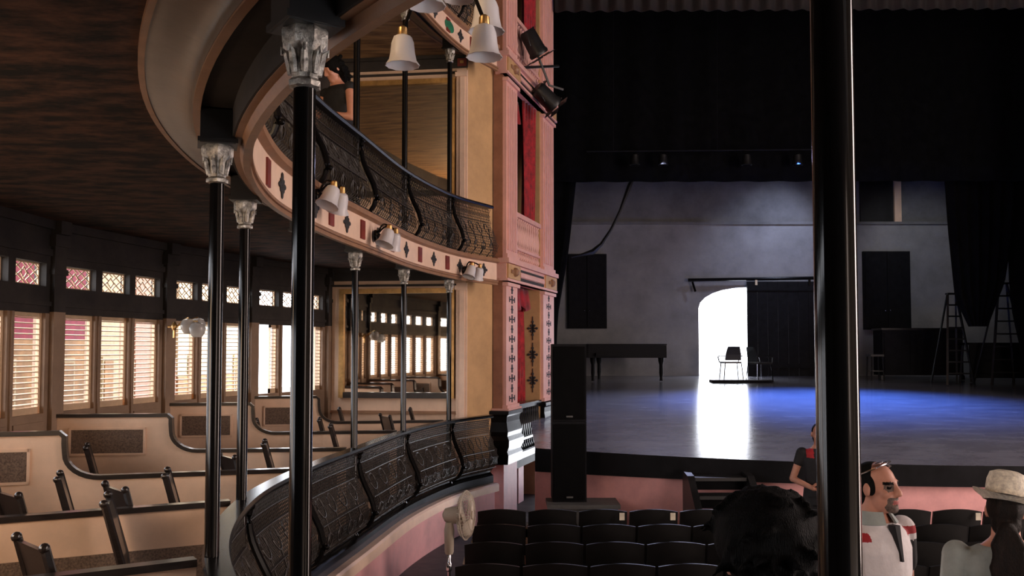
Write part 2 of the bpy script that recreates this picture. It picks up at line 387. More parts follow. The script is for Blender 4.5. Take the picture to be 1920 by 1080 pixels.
def slat_mesh(ow):
    key = round(ow, 3)
    if key not in SLATS:
        mb = MB(); mb.box((0, 0, 0), (ow-0.05, 0.046, 0.007), Matrix.Rotation(R(9), 3, 'X')); me = mb.mesh('slat'); me.materials.append(MATS['shutter'])
        f = fret_mesh(ow-0.02, TT-TB-0.01); f.materials.append(MATS['shutter'])
        fr = MB(); h = STOP-SB
        for x in (-1, 1): fr.box((x*(ow/2-0.016), 0, h/2), (0.032, 0.03, h))
        fr.box((0, 0, 0.03), (ow, 0.03, 0.06)); fr.box((0, 0, h-0.018), (ow, 0.03, 0.036))
        fm = fr.mesh('shutter'); fm.materials.append(MATS['shutter'])
        SLATS[key] = (me, f, fm)
    return SLATS[key]
seen = [k for k, (i, c, ow) in enumerate(WINS) if i >= 7 or (i == 6 and c > 0.7)]
ordn = ['first', 'second', 'third', 'fourth', 'fifth', 'sixth', 'seventh', 'eighth', 'ninth', 'tenth', 'eleventh', 'twelfth']
for k, (i, c, ow) in enumerate(WINS):
    p, d, oo, L = seg(i); q = p+d*c; me, fme, fm = slat_mesh(ow)
    root = empty('window_%d' % (k+1), (q.x+oo.x*0.05, q.y+oo.y*0.05, SB), math.atan2(d.y, d.x))
    lab = ('%s louvred shutter window counted from the wall mirror' % ordn[len(WINS)-1-k].capitalize()) if len(WINS)-k <= 12 else 'louvred shutter window of the rear boxes, outside the picture'
    tag(root, lab, 'window', kind='structure')
    if len(WINS)-k > 12: root['group'] = 'rear shutter windows'
    sh = link('shutter', fm, None, root); ft = link('fretwork', fme, None, root); ft.location = (0, 0.02, (TB+TT)/2-SB)
    if k >= len(WINS)-3:                                # shutters folded open: only a narrow leaf stays
        sh.scale = (0.30, 1, 1); sh.location = (ow*0.35, 0, 0)
    if k in seen:
        for j in range(NS):
            s_ = link('slat', me, None, sh); s_.location = (0, 0, 0.085+j*(STOP-SB-0.13)/(NS-1))
    else:
        mb = MB()
        for j in range(NS): mb.box((0, 0, 0.085+j*(STOP-SB-0.13)/(NS-1)), (ow-0.05, 0.046, 0.007), Matrix.Rotation(R(24), 3, 'X'))
        mb.build('slats', 'shutter', sh)
    if k in seen:
        c2 = q+oo*0.30
        area('window_daylight', (c2.x, c2.y, (SB+TT)/2), (q.x-oo.x, q.y-oo.y, 1.3), ow, TT-SB, 1, (1, 1, 1), portal=True)
# ---- wall with mirrors at the end of the boxes
M0 = Vector((-2.64, 13.0)); MD = Vector((0.9917, -0.1286)); MN = Vector((-0.1286, -0.9917)); MA = math.atan2(MD.y, MD.x); ML = 2.03
def mbox(mbx, s0, s1, dp0, dp1, z0, z1):
    c = M0+MD*((s0+s1)/2)+MN*((dp0+dp1)/2); mbx.box((c.x, c.y, (z0+z1)/2), (s1-s0, abs(dp1-dp0), z1-z0), MA)
we = MB(); mbox(we, -0.25, ML, -0.25, 0, -0.7, 9.0)
weo = struct('wall_end', we, 'cream', 'cream end wall of the boxes carrying the large mirrors', 'wall')
mb = MB()
for dz in (0, DZ):
    mbox(mb, -0.1, ML, 0, 0.05, 2.74+dz, 2.92+dz); mbox(mb, -0.1, ML, 0, 0.08, 2.87+dz, 2.92+dz); mbox(mb, -0.1, ML, 0, 0.03, 2.66+dz, 2.69+dz)
mb.build('cornice', 'frieze', weo)
mb = MB()
for dz in (0, DZ):
    mbox(mb, 1.88, ML, 0, 0.06, 0.0+dz, 2.70+dz); mbox(mb, 1.93, ML-0.03, 0.06, 0.075, 0.1+dz, 2.6+dz)
    mbox(mb, 1.86, ML, 0, 0.09, 2.60+dz, 2.66+dz)
mb.build('pilaster', 'fascia_cream', weo)
mb = MB(); mbox(mb, 0, 1.87, 0, 0.03, 0.86, 0.90); mbox(mb, 0, 1.87, 0, 0.025, 0.0, 0.14); mb.build('dado_rail', 'moulding', weo)
for dz in (0, DZ):
    mb = MB(); mbox(mb, 1.89, 2.02, 0.05, 0.07, 2.75+dz, 2.86+dz); pq = mb.build('plaque', 'plaque', weo)
    mb = MB(); mbox(mb, 1.93, 1.98, 0.07, 0.085, 2.785+dz, 2.825+dz); mb.build('boss', 'gold', pq)
for k, (s0, s1, z0, z1, lab) in enumerate([(0.25, 1.78, 1.16, 2.56, 'large gilt framed wall mirror reflecting the lit shutters, lower boxes'),
                                          (0.25, 1.78, 4.02, 5.55, 'large wall mirror reflecting the brown ceiling, upper gallery')]):
    r = empty('wall_mirror', (M0.x+MD.x*1.0, M0.y+MD.y*1.0, z0)); tag(r, lab, 'mirror')
    def loc(mbx): mbx.v = [(x-r.location.x, y-r.location.y, z-r.location.z) for x, y, z in mbx.v]; return mbx
    mb = MB(); mbox(mb, s0, s1, 0.005, 0.02, z0, z1); loc(mb).build('mirror_glass', 'mirror', r)
    for a0, a1, b0, b1 in ((s0-0.07, s0, z0-0.08, z1+0.07), (s1, s1+0.07, z0-0.08, z1+0.07), (s0, s1, z1, z1+0.07)):
        mb = MB(); mbox(mb, a0, a1, 0.0, 0.06, b0, b1); loc(mb).build('frame', 'gold', r)
    mb = MB(); mbox(mb, s0, s1, 0.0, 0.07, z0-0.08, z0); loc(mb).build('frame', 'darkwood', r)
# pier between end wall and proscenium
M1 = M0+MD*ML; Q0 = Vector((-0.285, 13.15)); pd = Q0-M1; mb = MB(); c = (M1+Q0)/2+Vector((-pd.y, pd.x)).normalized()*0.1
mb.box((c.x, c.y, 4.15), (pd.length+0.02, 0.2, 9.7), math.atan2(pd.y, pd.x)); struct('wall_pier', mb, 'ochre', 'plain ochre pier between the mirrors and the stage box', 'wall')
# ---- proscenium box, splayed
QP = Vector((-0.139, 13.1)); QD = Vector((0.28, 0.96)).normalized(); QN = Vector((QD.y, -QD.x)); QA = math.atan2(QD.y, QD.x)
def qbox(mbx, s0, s1, d0, d1, z0, z1):
    """s along the splay, d = depth behind the face (negative: proud)"""
    c = QP+QD*((s0+s1)/2)-QN*((d0+d1)/2); mbx.box((c.x, c.y, (z0+z1)/2), (s1-s0, abs(d1-d0), z1-z0), QA)
def q3(s, d, z):
    c = QP+QD*s-QN*d; return Vector((c.x, c.y, z))
mb = MB(); qbox(mb, 0, 0.64, 0.0, 0.14, -0.64, 9.0); pw = struct('wall_proscenium', mb, 'pilaster_shaded', 'splayed proscenium wall with stage boxes left of the stage', 'wall')
mb = MB(); qbox(mb, 2.15, 2.98, 0.0, 1.3, -0.64, 9.0); mb.build('jamb', 'ochre', pw)
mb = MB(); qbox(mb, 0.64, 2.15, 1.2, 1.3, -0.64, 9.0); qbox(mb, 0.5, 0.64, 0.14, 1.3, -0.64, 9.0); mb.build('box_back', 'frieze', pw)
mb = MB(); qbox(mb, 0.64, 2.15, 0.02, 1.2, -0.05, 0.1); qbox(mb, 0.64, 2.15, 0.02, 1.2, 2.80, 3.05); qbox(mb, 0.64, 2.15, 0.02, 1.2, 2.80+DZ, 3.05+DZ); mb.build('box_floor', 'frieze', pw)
mb = MB(); qbox(mb, 0.66, 2.98, 0.35, 1.3, -0.7, -0.03); mb.build('underbox_blocker', 'matte_black', pw)  # added black mass that stops outside light leaking in under the box
for s0, s1, nm in ((0.03, 0.62, 'pilaster'), (2.20, 2.96, 'pilaster')):
    for z0, z1 in ((0.9, 2.74), (3.10, 5.75), (6.12, 8.9)):
        mb = MB(); qbox(mb, s0, s1, -0.05, 0.0, z0, z1); po = mb.build('pilaster', 'pilaster_pink', pw)
        nfl = 5
        if z0 > 2:
            fm = MB()
            for k in range(nfl):
                a = s0+0.05+(s1-s0-0.1)*(k+0.1)/nfl; b = s0+0.05+(s1-s0-0.1)*(k+0.75)/nfl
                qbox(fm, a, b, -0.068, -0.05, z0+0.12, z1-0.12)
            fm.build('fluting', 'pilaster_pink', po)
        else:
            sm = MB(); zz = z0+0.14; k = 0; cs = (s0+s1)/2
            while zz < z1-0.1:
                wv = 0.30 if k % 2 == 0 else 0.12
                qbox(sm, cs-wv/2, cs+wv/2, -0.054, -0.05, zz, zz+0.02); qbox(sm, cs-0.03, cs+0.03, -0.054, -0.05, zz-0.05, zz+0.07)
                if k % 2 == 0: qbox(sm, cs-0.15, cs-0.11, -0.054, -0.05, zz-0.03, zz+0.05); qbox(sm, cs+0.11, cs+0.15, -0.054, -0.05, zz-0.03, zz+0.05)
                zz += 0.145; k += 1
            sm.build('stencil', 'stencil', po)
        cap = MB(); qbox(cap, s0-0.03, s1+0.03, -0.085, 0.0, z1-0.05, z1); qbox(cap, s0-0.02, s1+0.02, -0.075, 0.0, z0, z0+0.06); cap.build('capital', 'pilaster_pink', po)
# cornices
for zc in (2.76, 2.76+DZ):
    mb = MB(); qbox(mb, -0.04, 3.0, -0.07, 0.10, zc, zc+0.32); co = mb.build('cornice', 'pilaster_pink', pw)
    mb = MB(); qbox(mb, -0.07, 3.03, -0.12, 0.05, zc+0.26, zc+0.33); qbox(mb, 0.66, 2.13, -0.095, -0.05, zc+0.10, zc+0.16); qbox(mb, -0.06, 3.02, -0.10, 0.02, zc, zc+0.035); mb.build('cornice_moulding', 'pilaster_pink', co)
    mb = MB(); qbox(mb, 0.66, 2.13, -0.08, -0.06, zc+0.045, zc+0.09); qbox(mb, 0.66, 2.13, -0.08, -0.06, zc+0.18, zc+0.215); mb.build('shadow_band', 'frieze', co)
    for s0, s1 in ((-0.02, 0.62), (2.2, 2.98)):
        mb = MB(); qbox(mb, s0, s1, -0.10, -0.06, zc+0.04, zc+0.25); b_ = mb.build('block', 'ochre', co)
        mb = MB(); mb.ball(q3((s0+s1)/2, -0.105, zc+0.145), 0.07, 10, 6); qbox(mb, (s0+s1)/2-0.2, (s0+s1)/2+0.2, -0.115, -0.09, zc+0.12, zc+0.17); mb.build('rosette', 'moulding', b_)
# upper balusters (pink) and lower black balustrade
def balustrade(z0, z1, m, name):
    mb = MB(); qbox(mb, 0.64, 2.15, -0.03, 0.08, z1-0.07, z1); qbox(mb, 0.64, 2.15, -0.02, 0.07, z0, z0+0.05); qbox(mb, 0.64, 2.15, -0.01, 0.05, z0+0.20, z0+0.24); ro = mb.build(name, m, pw)
    h = z1-z0-0.31; pr = [(0.022, 0), (0.03, 0.02), (0.018, 0.05), (0.034, h*0.3), (0.036, h*0.42), (0.016, h*0.75), (0.024, h*0.86), (0.016, h*0.92), (0.03, h)]
    bm_ = MB(); bm_.lathe(pr, n=8); me = bm_.mesh('baluster', True); me.materials.append(MATS[m])
    bm2 = MB(); bm2.lathe([(r, z*0.15/h) for r, z in pr], n=8); me2 = bm2.mesh('baluster', True); me2.materials.append(MATS[m])
    n = 13
    for k in range(n):
        s = 0.70+(1.39)*k/(n-1)
        b1 = link('baluster', me, None, ro); b1.location = q3(s, 0.025, z0+0.24)
        b2 = link('baluster', me2, None, ro); b2.location = q3(s, 0.025, z0+0.05)
for zz in (0.0, DZ): balustrade(3.09+zz, 3.86+zz, 'pilaster_pink', 'balustrade_rail')
# black bellied pedestals with shiny balusters
mat('gloss_black', (0.007, 0.006, 0.006), 0.24, var=0.1, coat=0.0, spec=0.16)
def pedestal(s0, s1):
    prof = [(0.0, 0.11), (0.05, 0.12), (0.06, 0.25), (0.035, 0.30), (0.07, 0.38), (0.075, 0.46), (0.04, 0.52), (0.05, 0.58), (0.02, 0.72), (0.025, 0.80), (0.06, 0.83), (0.06, 0.88), (0.0, 0.89)]
    rings = []
    for e, z in prof:
        rings.append([q3(s0-e, 0.16+e*0.3, z), q3(s1+e, 0.16+e*0.3, z), q3(s1+e, -0.05-e, z), q3(s0-e, -0.05-e, z)])
    mb = MB(); mb.loft(rings); return mb.build('pedestal', 'gloss_black', pw)
pedestal(0.0, 0.64); pedestal(2.2, 2.96)
mb = MB(); qbox(mb, -0.02, 0.68, -0.10, 0.16, 0.885, 0.915); mb.build('pedestal_top', 'pilaster_pink', pw)
balustrade(0.16, 0.93, 'gloss_black', 'box_front_rail')
mb = MB(); qbox(mb, 0.64, 2.2, -0.05, 0.10, 0.10, 0.20); mb.build('box_front_base', 'gloss_black', pw)
mb = MB(); qbox(mb, -0.03, 0.66, -0.03, 0.16, -0.64, 0.11); mb.build('plinth', 'pink', pw)
mb = MB(); qbox(mb, 1.2, 1.5, 0.1, 0.3, -0.64, 0.1); mb.build('plinth', 'pink', pw)
# jamb ornaments (black flowers on the ochre panel facing the boxes)
for z in (1.25, 1.68, 2.12):
    mb = MB(); c = q3(2.145, 0.12, z)
    for k in range(8):
        a = k*math.pi/4; r = 0.10 if k % 2 == 0 else 0.06
        e = c - QN.to_3d()*(math.cos(a)*r*0.7) + Vector((0, 0, math.sin(a)*r*1.1)); mb.bar(c, e, 0.022, 0.008, (QD.x, QD.y, 0)); mb.ball(e, (0.022, 0.01, 0.022), 6, 5)
    mb.bar(c+Vector((0, 0, -0.2)), c+Vector((0, 0, 0.2)), 0.012, 0.008, (QD.x, QD.y, 0))
    mb.build('stencil_flower', 'stencil', pw)
# ---- stage
def zs(y): return 0.46+(y-11.2)*0.0425
def yf(x): return 10.45+((x-6.2)/5.4)**2*1.15
mb = MB(); xs = [0.3+12.0*k/24 for k in range(25)]
rows = []
for fct in [0, 0.25, 0.5, 0.75, 1.0]:
    rows.append([Vector((x, yf(x)+(16.0-yf(x))*fct, zs(yf(x)+(16.0-yf(x))*fct))) for x in xs])
mb.grid(rows)
mb.grid([[Vector((-3.35+19.55*k/12, y, zs(y))) for k in range(13)] for y in (16.0, 19, 22, 25.0)])
fs = struct('floor_stage', mb, 'stagefloor', 'raked grey stage floor shining below the open door', 'stage floor')
def arc_sweep(prof, x0=0.3, x1=12.3, n=30):
    rings = []
    for k in range(n+1):
        x = x0+(x1-x0)*k/n; rings.append([Vector((x, yf(x)+d, z(yf(x)) if callable(z) else z)) for d, z in prof])
    m_ = MB(); m_.loft(rings); return m_
struct('trim_5', arc_sweep([(-0.03, 0.19), (0.1, 0.19), (0.1, 0.42), (-0.03, lambda y: zs(y)+0.004)]), 'matte_black', 'black curved edge of the stage apron', 'stage edge', True)
struct('wall_stage_front', arc_sweep([(0.03, -0.66), (0.15, -0.66), (0.15, 0.20), (0.03, 0.20)]), 'pink', 'curved pink wall below the stage edge', 'wall', True)
# back wall with arched doorway
YB = 25.0
def XB(u): return P(u, 600, YB).x
def ZB(v): return P(1400, v, YB).z
zf = zs(YB)-0.02; xa = XB(1404); hw = xa-XB(1310); zsp = ZB(578); zap = ZB(538)
ol = [(-3.4, zf), (xa-hw, zf)]
for k in range(13):
    a = math.pi-math.pi*k/12; ol.append((xa+hw*math.cos(a), zsp+(zap-zsp)*math.sin(a)))
ol += [(xa+hw, zf), (16.2, zf), (16.2, ZB(418)), (-3.4, ZB(418))]
mb = MB(); mb.prism([Vector((x, YB, z)) for x, z in ol], (0, 0, 0), (0, 0.35, 0))
bw = struct('wall_stage_back', mb, 'plaster', 'grey plaster back wall of the stage with arched doorway', 'wall')
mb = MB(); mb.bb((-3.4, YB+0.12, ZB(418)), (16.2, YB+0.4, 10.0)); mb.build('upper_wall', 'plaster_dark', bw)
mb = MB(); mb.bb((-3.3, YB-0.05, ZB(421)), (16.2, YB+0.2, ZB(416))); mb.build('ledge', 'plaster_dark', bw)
mb = MB(); mb.bb((XB(1618), YB+0.02, ZB(416)), (XB(1680), YB+0.13, ZB(338))); mb.build('blind_window', 'blackpaint', bw)
mb = MB(); mb.bb((XB(1680), YB-0.05, ZB(416)), (XB(1693), YB+0.13, ZB(338))); mb.build('reveal', 'cream', bw)
mb = MB(); mb.bb((-3.5, 16.0, -0.7), (-3.3, YB+0.4, 10)); mb.bb((16.2, 16.0, -0.7), (16.4, YB+0.4, 10)); mb.bb((-3.5, 15.8, 10), (16.4, YB+0.4, 10.2))
struct('wall_stage_side', mb, 'black', 'black side walls and fly loft around the stage', 'wall')
mb = MB(); c = q3(2.98, 0.3, 0); mb.bb((-3.5, 15.95, -0.7), (c.x, 16.15, 10)); mb.bb((10.9, 15.95, -0.7), (16.4, 16.15, 10)); mb.bb((0.3, 15.9, 8.0), (12.6, 16.15, 10.0))
struct('wall_stage_arch', mb, 'black', 'dark proscenium arch wall around the stage opening', 'wall')
# outside the stage door: bright yard
mb = MB(); mb.bb((0, 25.35, 0.8), (20, 60, 0.98)); struct('floor_yard', mb, 'coldpavement', 'pale paving of the bright yard behind the stage door', 'ground')
mb = MB(); mb.bb((-40, -10, -1.0), (-4.6, 60, -0.7)); struct('floor_street', mb, 'pavement', 'pale street outside the shutter windows', 'ground')
# ================================================================== COLUMNS
def lathe_mesh(name, prof, n=20, flute=0, nf=0, m=None):
    mb = MB(); mb.lathe(prof, n=n, flute=flute, nf=nf); me = mb.mesh(name, True); me.materials.append(MATS[m]); return me
CR = 0.032
shaft_me = lathe_mesh('shaft', [(CR*1.5, 0.0), (CR*1.5, 0.05), (CR*1.15, 0.08), (CR*1.25, 0.12), (CR, 0.15), (CR*0.98, 2.52)], 24, m='iron')
cap_me = lathe_mesh('capital', [(CR*1.0, 2.50), (CR*1.35, 2.505), (CR*1.35, 2.52), (CR*1.05, 2.53), (CR*1.2, 2.545), (CR*1.25, 2.59), (CR*1.5, 2.61), (CR*1.95, 2.625), (CR*2.0, 2.66), (CR*1.85, 2.67)], 24, 0.09, 8, 'silver')
# leaves round the capital
mb = MB()
for k in range(8):
    a = k*math.pi/4+math.pi/8
    pts = [Vector((r*math.cos(a), r*math.sin(a), z)) for r, z in ((CR*1.2, 2.54), (CR*1.35, 2.57), (CR*1.6, 2.60), (CR*2.05, 2.612), (CR*2.0, 2.595))]
    mb.tube(pts, [0.010, 0.012, 0.010, 0.008, 0.004], 6)
leaf_me = mb.mesh('acanthus_leaf', True); leaf_me.materials.append(MATS['silver'])
mb = MB(); mb.box((0, 0, 2.745), (0.15, 0.15, 0.15)); mb.box((0, 0, 2.682), (0.17, 0.17, 0.02)); brk_me = mb.mesh('bracket_block'); brk_me.materials.append(MATS['blackpaint'])
clabels = {'A': 'thick-looking black iron column nearest the viewer, in front of the stage', 'B': 'black iron column with silvery capital standing before the lower boxes, second nearest',
 'C': 'black iron column beside the glass wall lamp, leftmost in the picture', 'D': 'slim black iron column just right of the leftmost one', 'H': 'black iron column hidden behind the second nearest column',
 'E': 'slim black iron column at the left edge of the lower wall mirror', 'Fc': 'slim black iron column in front of the middle of the lower wall mirror', 'G': 'farthest slim black lower column, at the right edge of the wall mirror'}
ulabels = {'D': 'upper gallery column near the bent cove at left', 'H': 'upper gallery column behind the big silver capital', 'E': 'upper gallery column beside the leaning woman', 'Fc': 'upper gallery column below the nearer frosted lamp shade', 'G': 'upper gallery column closest to the pink pilaster'}
def column(st, dz, label):
    x, y = ST[st]; r = empty('iron_column', (x, y, dz)); tag(r, label, 'column', 'iron columns of the horseshoe')
    k = 1.0
    for me in (shaft_me, cap_me, brk_me):
        link(me.name.split('.')[0], me, None, r)
    lf = link('leaves', leaf_me, None, r.children[1] if False else r); lf.name = 'acanthus_leaves'
    q = tan(SN.index(st)); r.rotation_euler = (0, 0, math.atan2(q.y, q.x))
    return r
for st in ('A', 'B', 'C', 'D', 'H', 'E', 'Fc', 'G'): column(st, 0.0, clabels[st])
for st in ('D', 'H', 'E', 'Fc', 'G'): column(st, DZ, ulabels[st])
# ================================================================== BALUSTRADES
PROF = [(0.00, 0.06), (-0.09, 0.11), (-0.15, 0.19), (-0.165, 0.28), (-0.14, 0.38), (-0.09, 0.48), (-0.045, 0.58), (-0.02, 0.68), (-0.02, 0.76), (-0.03, 0.81)]
def prof_at(z):
    for (d0, z0), (d1, z1) in zip(PROF, PROF[1:]):
        if z <= z1: return d0+(d1-d0)*max(0, (z-z0)/(z1-z0))
    return PROF[-1][0]
def strip(mb, pts, nrm_w, th=0.004):
    for a, b in zip(pts, pts[1:]): mb.bar(a, b, nrm_w, th)
def bay(t0, dz, label, grp):
    c = cr(t0+0.5); r = empty('balustrade', (c.x, c.y, dz)); tag(r, label, 'balustrade', grp); o3 = Vector((c.x, c.y, 0))
    def pt(t, z, e=0.0): return rp(t, prof_at(z)-e, z)-o3
    eps = 0.02
    mb = MB(); n = 10; rings = []
    for k in range(n+1):
        t = t0+k/n
        rings.append([rp(t, d, z)-o3 for d, z in ((-0.075, 0.815), (0.03, 0.815), (0.04, 0.835), (0.03, 0.855), (-0.075, 0.855), (-0.085, 0.835))])
    mb.loft(rings); mb.build('handrail', 'gloss_black' if dz == 0 else 'blackpaint', r, True)
    mb = MB(); rings = []
    for k in range(n+1):
        t = t0+k/n; rings.append([rp(t, d, z)-o3 for d, z in ((-0.03, 0.055), (0.02, 0.055), (0.02, 0.09), (-0.03, 0.09))])
    mb.loft(rings); mb.build('bottom_rail', 'iron', r)
    # woven lattice
    mb = MB(); N = 42 if dz == 0 else 27; Z0, Z1, K = 0.09, 0.80, 7
    for sg in (1, -1):
        for j in range(-10, N+10):
            pts = []
            for q in range(K+1):
                f = q/K; tt = (j/N)+sg*(f-0.5)*0.36
                if 0.0 <= tt <= 1.0: pts.append(pt(t0+tt, Z0+(Z1-Z0)*f))
            if len(pts) > 1: strip(mb, pts, 0.0072, 0.003)
    for z in (0.14, 0.70):
        strip(mb, [pt(t0+k/10, z, 0.003) for k in range(11)], 0.014, 0.006)
    lat = mb.build('lattice', 'iron_mesh', r); lat['kind'] = 'stuff'
    # cast ornament in the lattice
    mb = MB()
    for k in range(4):
        tc_ = t0+0.20+k*0.2
        ring = []
        for q in range(13):
            a = 2*math.pi*q/12; ring.append(pt(tc_+0.05*math.cos(a), 0.50+0.075*math.sin(a), 0.006))
        mb.tube(ring, 0.007, 5)
        mb.tube([pt(tc_, z, 0.006) for z in (0.10, 0.2, 0.3, 0.42)], 0.008, 5)
        ring = [pt(tc_+0.045*math.cos(2*math.pi*q/10), 0.25+0.055*math.sin(2*math.pi*q/10), 0.006) for q in range(11)]
        mb.tube(ring, 0.006, 5)
    strip(mb, [pt(t0+0.1+k/10*0.8, 0.60, 0.006) for k in range(11)], 0.03, 0.006)
    strip(mb, [pt(t0+0.1+k/10*0.8, 0.38, 0.006) for k in range(11)], 0.022, 0.006)
    mb.build('cast_scrolls', 'iron_mesh', r, True)
    # S shaped rib in front of the column
    mb = MB(); tr = t0+0.02
    pts = [rp(tr, prof_at(z)-0.022, z)-o3 for z in [0.07+0.74*k/14 for k in range(15)]]
    mb.tube(pts, [0.016+0.010*math.sin(math.pi*k/14) for k in range(15)], 8)
    mb.ball(rp(tr, prof_at(0.25)-0.05, 0.25)-o3, 0.022, 8, 6); mb.ball(pts[-1], 0.028, 8, 6)
    mb.build('rib', 'gloss_black', r, True)
    return r
lowlab = ['bowed iron lattice balustrade bay at the foot of the nearest stage column', 'bowed lattice balustrade bay sweeping out of the bottom edge of the picture', 'bowed lattice balustrade bay at bottom centre behind the second nearest column',
          'lower balustrade bay just right of the second nearest column', 'lower balustrade bay behind the near bay, middle of the curve', 'lower balustrade bay left of the mirror-edge column', 'lower balustrade bay between the mirror-edge column and the mirror-middle column',
          'lower balustrade bay under the right half of the wall mirror', 'last lower balustrade bay touching the proscenium pedestal']
# stations A..J  = 2..10
names = {2: lowlab[0], 3: lowlab[1], 4: lowlab[2], 5: lowlab[4], 6: lowlab[5], 7: lowlab[6], 8: lowlab[7], 9: lowlab[8]}
for t0 in range(2, 10): bay(t0, 0.0, names[t0], 'lower balustrade bays')
upn = {4: 'upper gallery balustrade bay curling behind the leftmost capital', 5: 'upper gallery balustrade bay left of the big silver capital', 6: 'upper gallery balustrade bay under the leaning woman', 7: 'upper gallery balustrade bay right of the leaning woman',
       8: 'upper gallery balustrade bay before the upper mirror', 9: 'last upper gallery balustrade bay ending at the ochre pier'}
for t0 in range(4, 10): bay(t0, DZ-0.10, upn[t0], 'upper balustrade bays')
for t0 in (8, 9): bay(t0, 2*DZ-0.03, {8: 'second gallery balustrade bay high at the top edge', 9: 'second gallery balustrade bay meeting the pink pilaster at the top'}[t0], 'second gallery balustrade bays')
# ================================================================== BOX PARTITIONS
def partition(i, label):
    a = SP[i]; b = WP[i]; d = b-a; L = d.length-0.05; d.normalize()
    r = empty('box_partition', (a.x, a.y, 0), math.atan2(d.y, d.x)); tag(r, label, 'partition', 'partitions between the boxes')
    top = [(0.07, 0.83)]
    for k in range(9):
        a_ = math.pi/2*k/8; top.append((1.40+0.25*math.sin(a_), 0.83+0.19*(1-math.cos(a_))))
    top += [(1.655, 1.09), (1.655, 1.135), (1.675, 1.155), (L, 1.155)]
    mb = MB(); mb.prism([Vector((0.07, -0.022, 0.0))]+[Vector((x, -0.022, z)) for x, z in top]+[Vector((L, -0.022, 0))], (0, 0, 0), (0, 0.044, 0)); mb.build('panel', 'cream', r)
    mb = MB(); rr = []
    for k, (x0, z0) in enumerate(top):
        xa_, za_ = top[max(0, k-1)]; xb_, zb_ = top[min(len(top)-1, k+1)]; ln = math.hypot(xb_-xa_, zb_-za_); nx_, nz_ = -(zb_-za_)/ln, (xb_-xa_)/ln
        rr.append([Vector((x0+nx_*e, y_, z0+nz_*e)) for y_, e in ((-0.037, -0.004), (0.037, -0.004), (0.037, 0.028), (-0.037, 0.028))])
    mb.loft(rr); mb.build('cap', 'darkwood', r)
    for sy in (-1, 1):
        mb = MB(); mb.box(((1.88+L-0.13)/2, sy*0.024, 0.935), (L-0.13-1.88, 0.008, 0.21)); mb.build('cane_panel', 'cane', r)
        mb = MB()
        for x in (1.87, L-0.12): mb.box((x, sy*0.026, 0.935), (0.02, 0.014, 0.25))
        for z in (0.82, 1.05): mb.box(((1.87+L-0.12)/2, sy*0.026, z), (L-0.12-1.87+0.02, 0.014, 0.02))
        mb.build('panel_frame', 'cream', r)
        mb = MB(); mb.box(((0.15+L-0.1)/2, sy*0.025, 0.34), (L-0.25, 0.012, 0.54)); mb.build('lower_panel', 'cane', r)
    return r
pl = {3: 'cream box partition below the picture, nearest to the viewer', 4: 'cream box partition at the bottom left corner, behind the leftmost column', 5: 'cream partition whose dark rail meets the second column from the left',
      6: 'cream partition with a small cut-off cane panel at the left edge', 7: 'cream partition with wide cane panel below the brightest striped shutters', 8: 'cream partition with cane panel behind the two left columns', 9: 'farthest cream partition with cane panel, beside the wall mirror'}
for i in range(3, 10): partition(i, pl[i])
# ================================================================== BOX CHAIRS
def chair_proto():
    r = empty('box_chair')
    mb = MB(); rings = []
    mb.prism([Vector((x, y, 0.43)) for x, y in ((-0.20, -0.19), (0.20, -0.19), (0.22, 0.20), (0.12, 0.24), (-0.12, 0.24), (-0.22, 0.20))], (0, 0, 0), (0, 0, 0.035)); mb.build('seat', 'darkwood', r)
    for sx in (-1, 1):
        mb = MB(); mb.bar((sx*0.19, 0.18, 0.0), (sx*0.185, 0.17, 0.43), 0.032, 0.032); mb.build('leg', 'darkwood', r)
        mb = MB(); mb.tube([(sx*0.185, -0.25, 0.0), (sx*0.185, -0.19, 0.43), (sx*0.19, -0.22, 0.65), (sx*0.195, -0.31, 1.0)], [0.018, 0.022, 0.022, 0.020], 6); mb.ball((sx*0.195, -0.313, 1.0), 0.024, 8, 6); mb.build('leg', 'darkwood', r, True)
    mb = MB(); mb.loft([[Vector((-0.18, y-0.012, z)), Vector((0.18, y-0.012, z)), Vector((0.18, y+0.012, z)), Vector((-0.18, y+0.012, z))] for y, z in ((-0.205, 0.56), (-0.225, 0.68), (-0.27, 0.86), (-0.305, 0.985))]); mb.build('backrest', 'darkwood', r)
    for z, y in ((0.2, 0.175), (0.22, -0.22)):
        mb = MB(); mb.bar((-0.185, y, z), (0.185, y, z), 0.02, 0.025); mb.build('stretcher', 'darkwood', r)
    return r
cp = chair_proto(); used = [False]
def box_chair(x, y, face, label):
    o = cp if not used[0] else copy_tree(cp); used[0] = True
    o.location = (x, y, 0); o.rotation_euler = (0, 0, face-math.pi/2)
    o.scale = (0.86, 1, 0.95); tag(o, label, 'chair', 'dark chairs in the boxes'); return o
chairs = [('dark wooden chair with broad leaning back at bottom left, nearest of the box chairs', 0),
          ('dark wooden chair cut by the bottom left corner of the picture', 22),
          ('dark chair leaning just left of the two left columns', 0),
          ('dark chair turned half round in the second box', 22),
          ('dark chair at the left edge beside the small cane panel', 22),
          ('dark chair leaning under the end of the cut-off cane panel', 0),
          ('dark chair against the left side of the wide cane panel', 0),
          ('small-looking dark chair in front of the wide cane panel', 0),
          ('dark chair at the curved end of the wide cane partition', 0),
          ('dark chair between the two left columns', 22),
          ('dark chair at the curved end of the far cane partition', 0),
          ('dark chair left of the second nearest column', 0),
          ('dark chair just right of the second nearest column', 0),
          ('dark chair right of the second nearest column, in the nearer box', 0),
          ('dark chair at the curved end of the farthest partition', 0),
          ('dark chair below the middle of the wall mirror', 22),
          ('dark chair below the right half of the wall mirror', 0)]
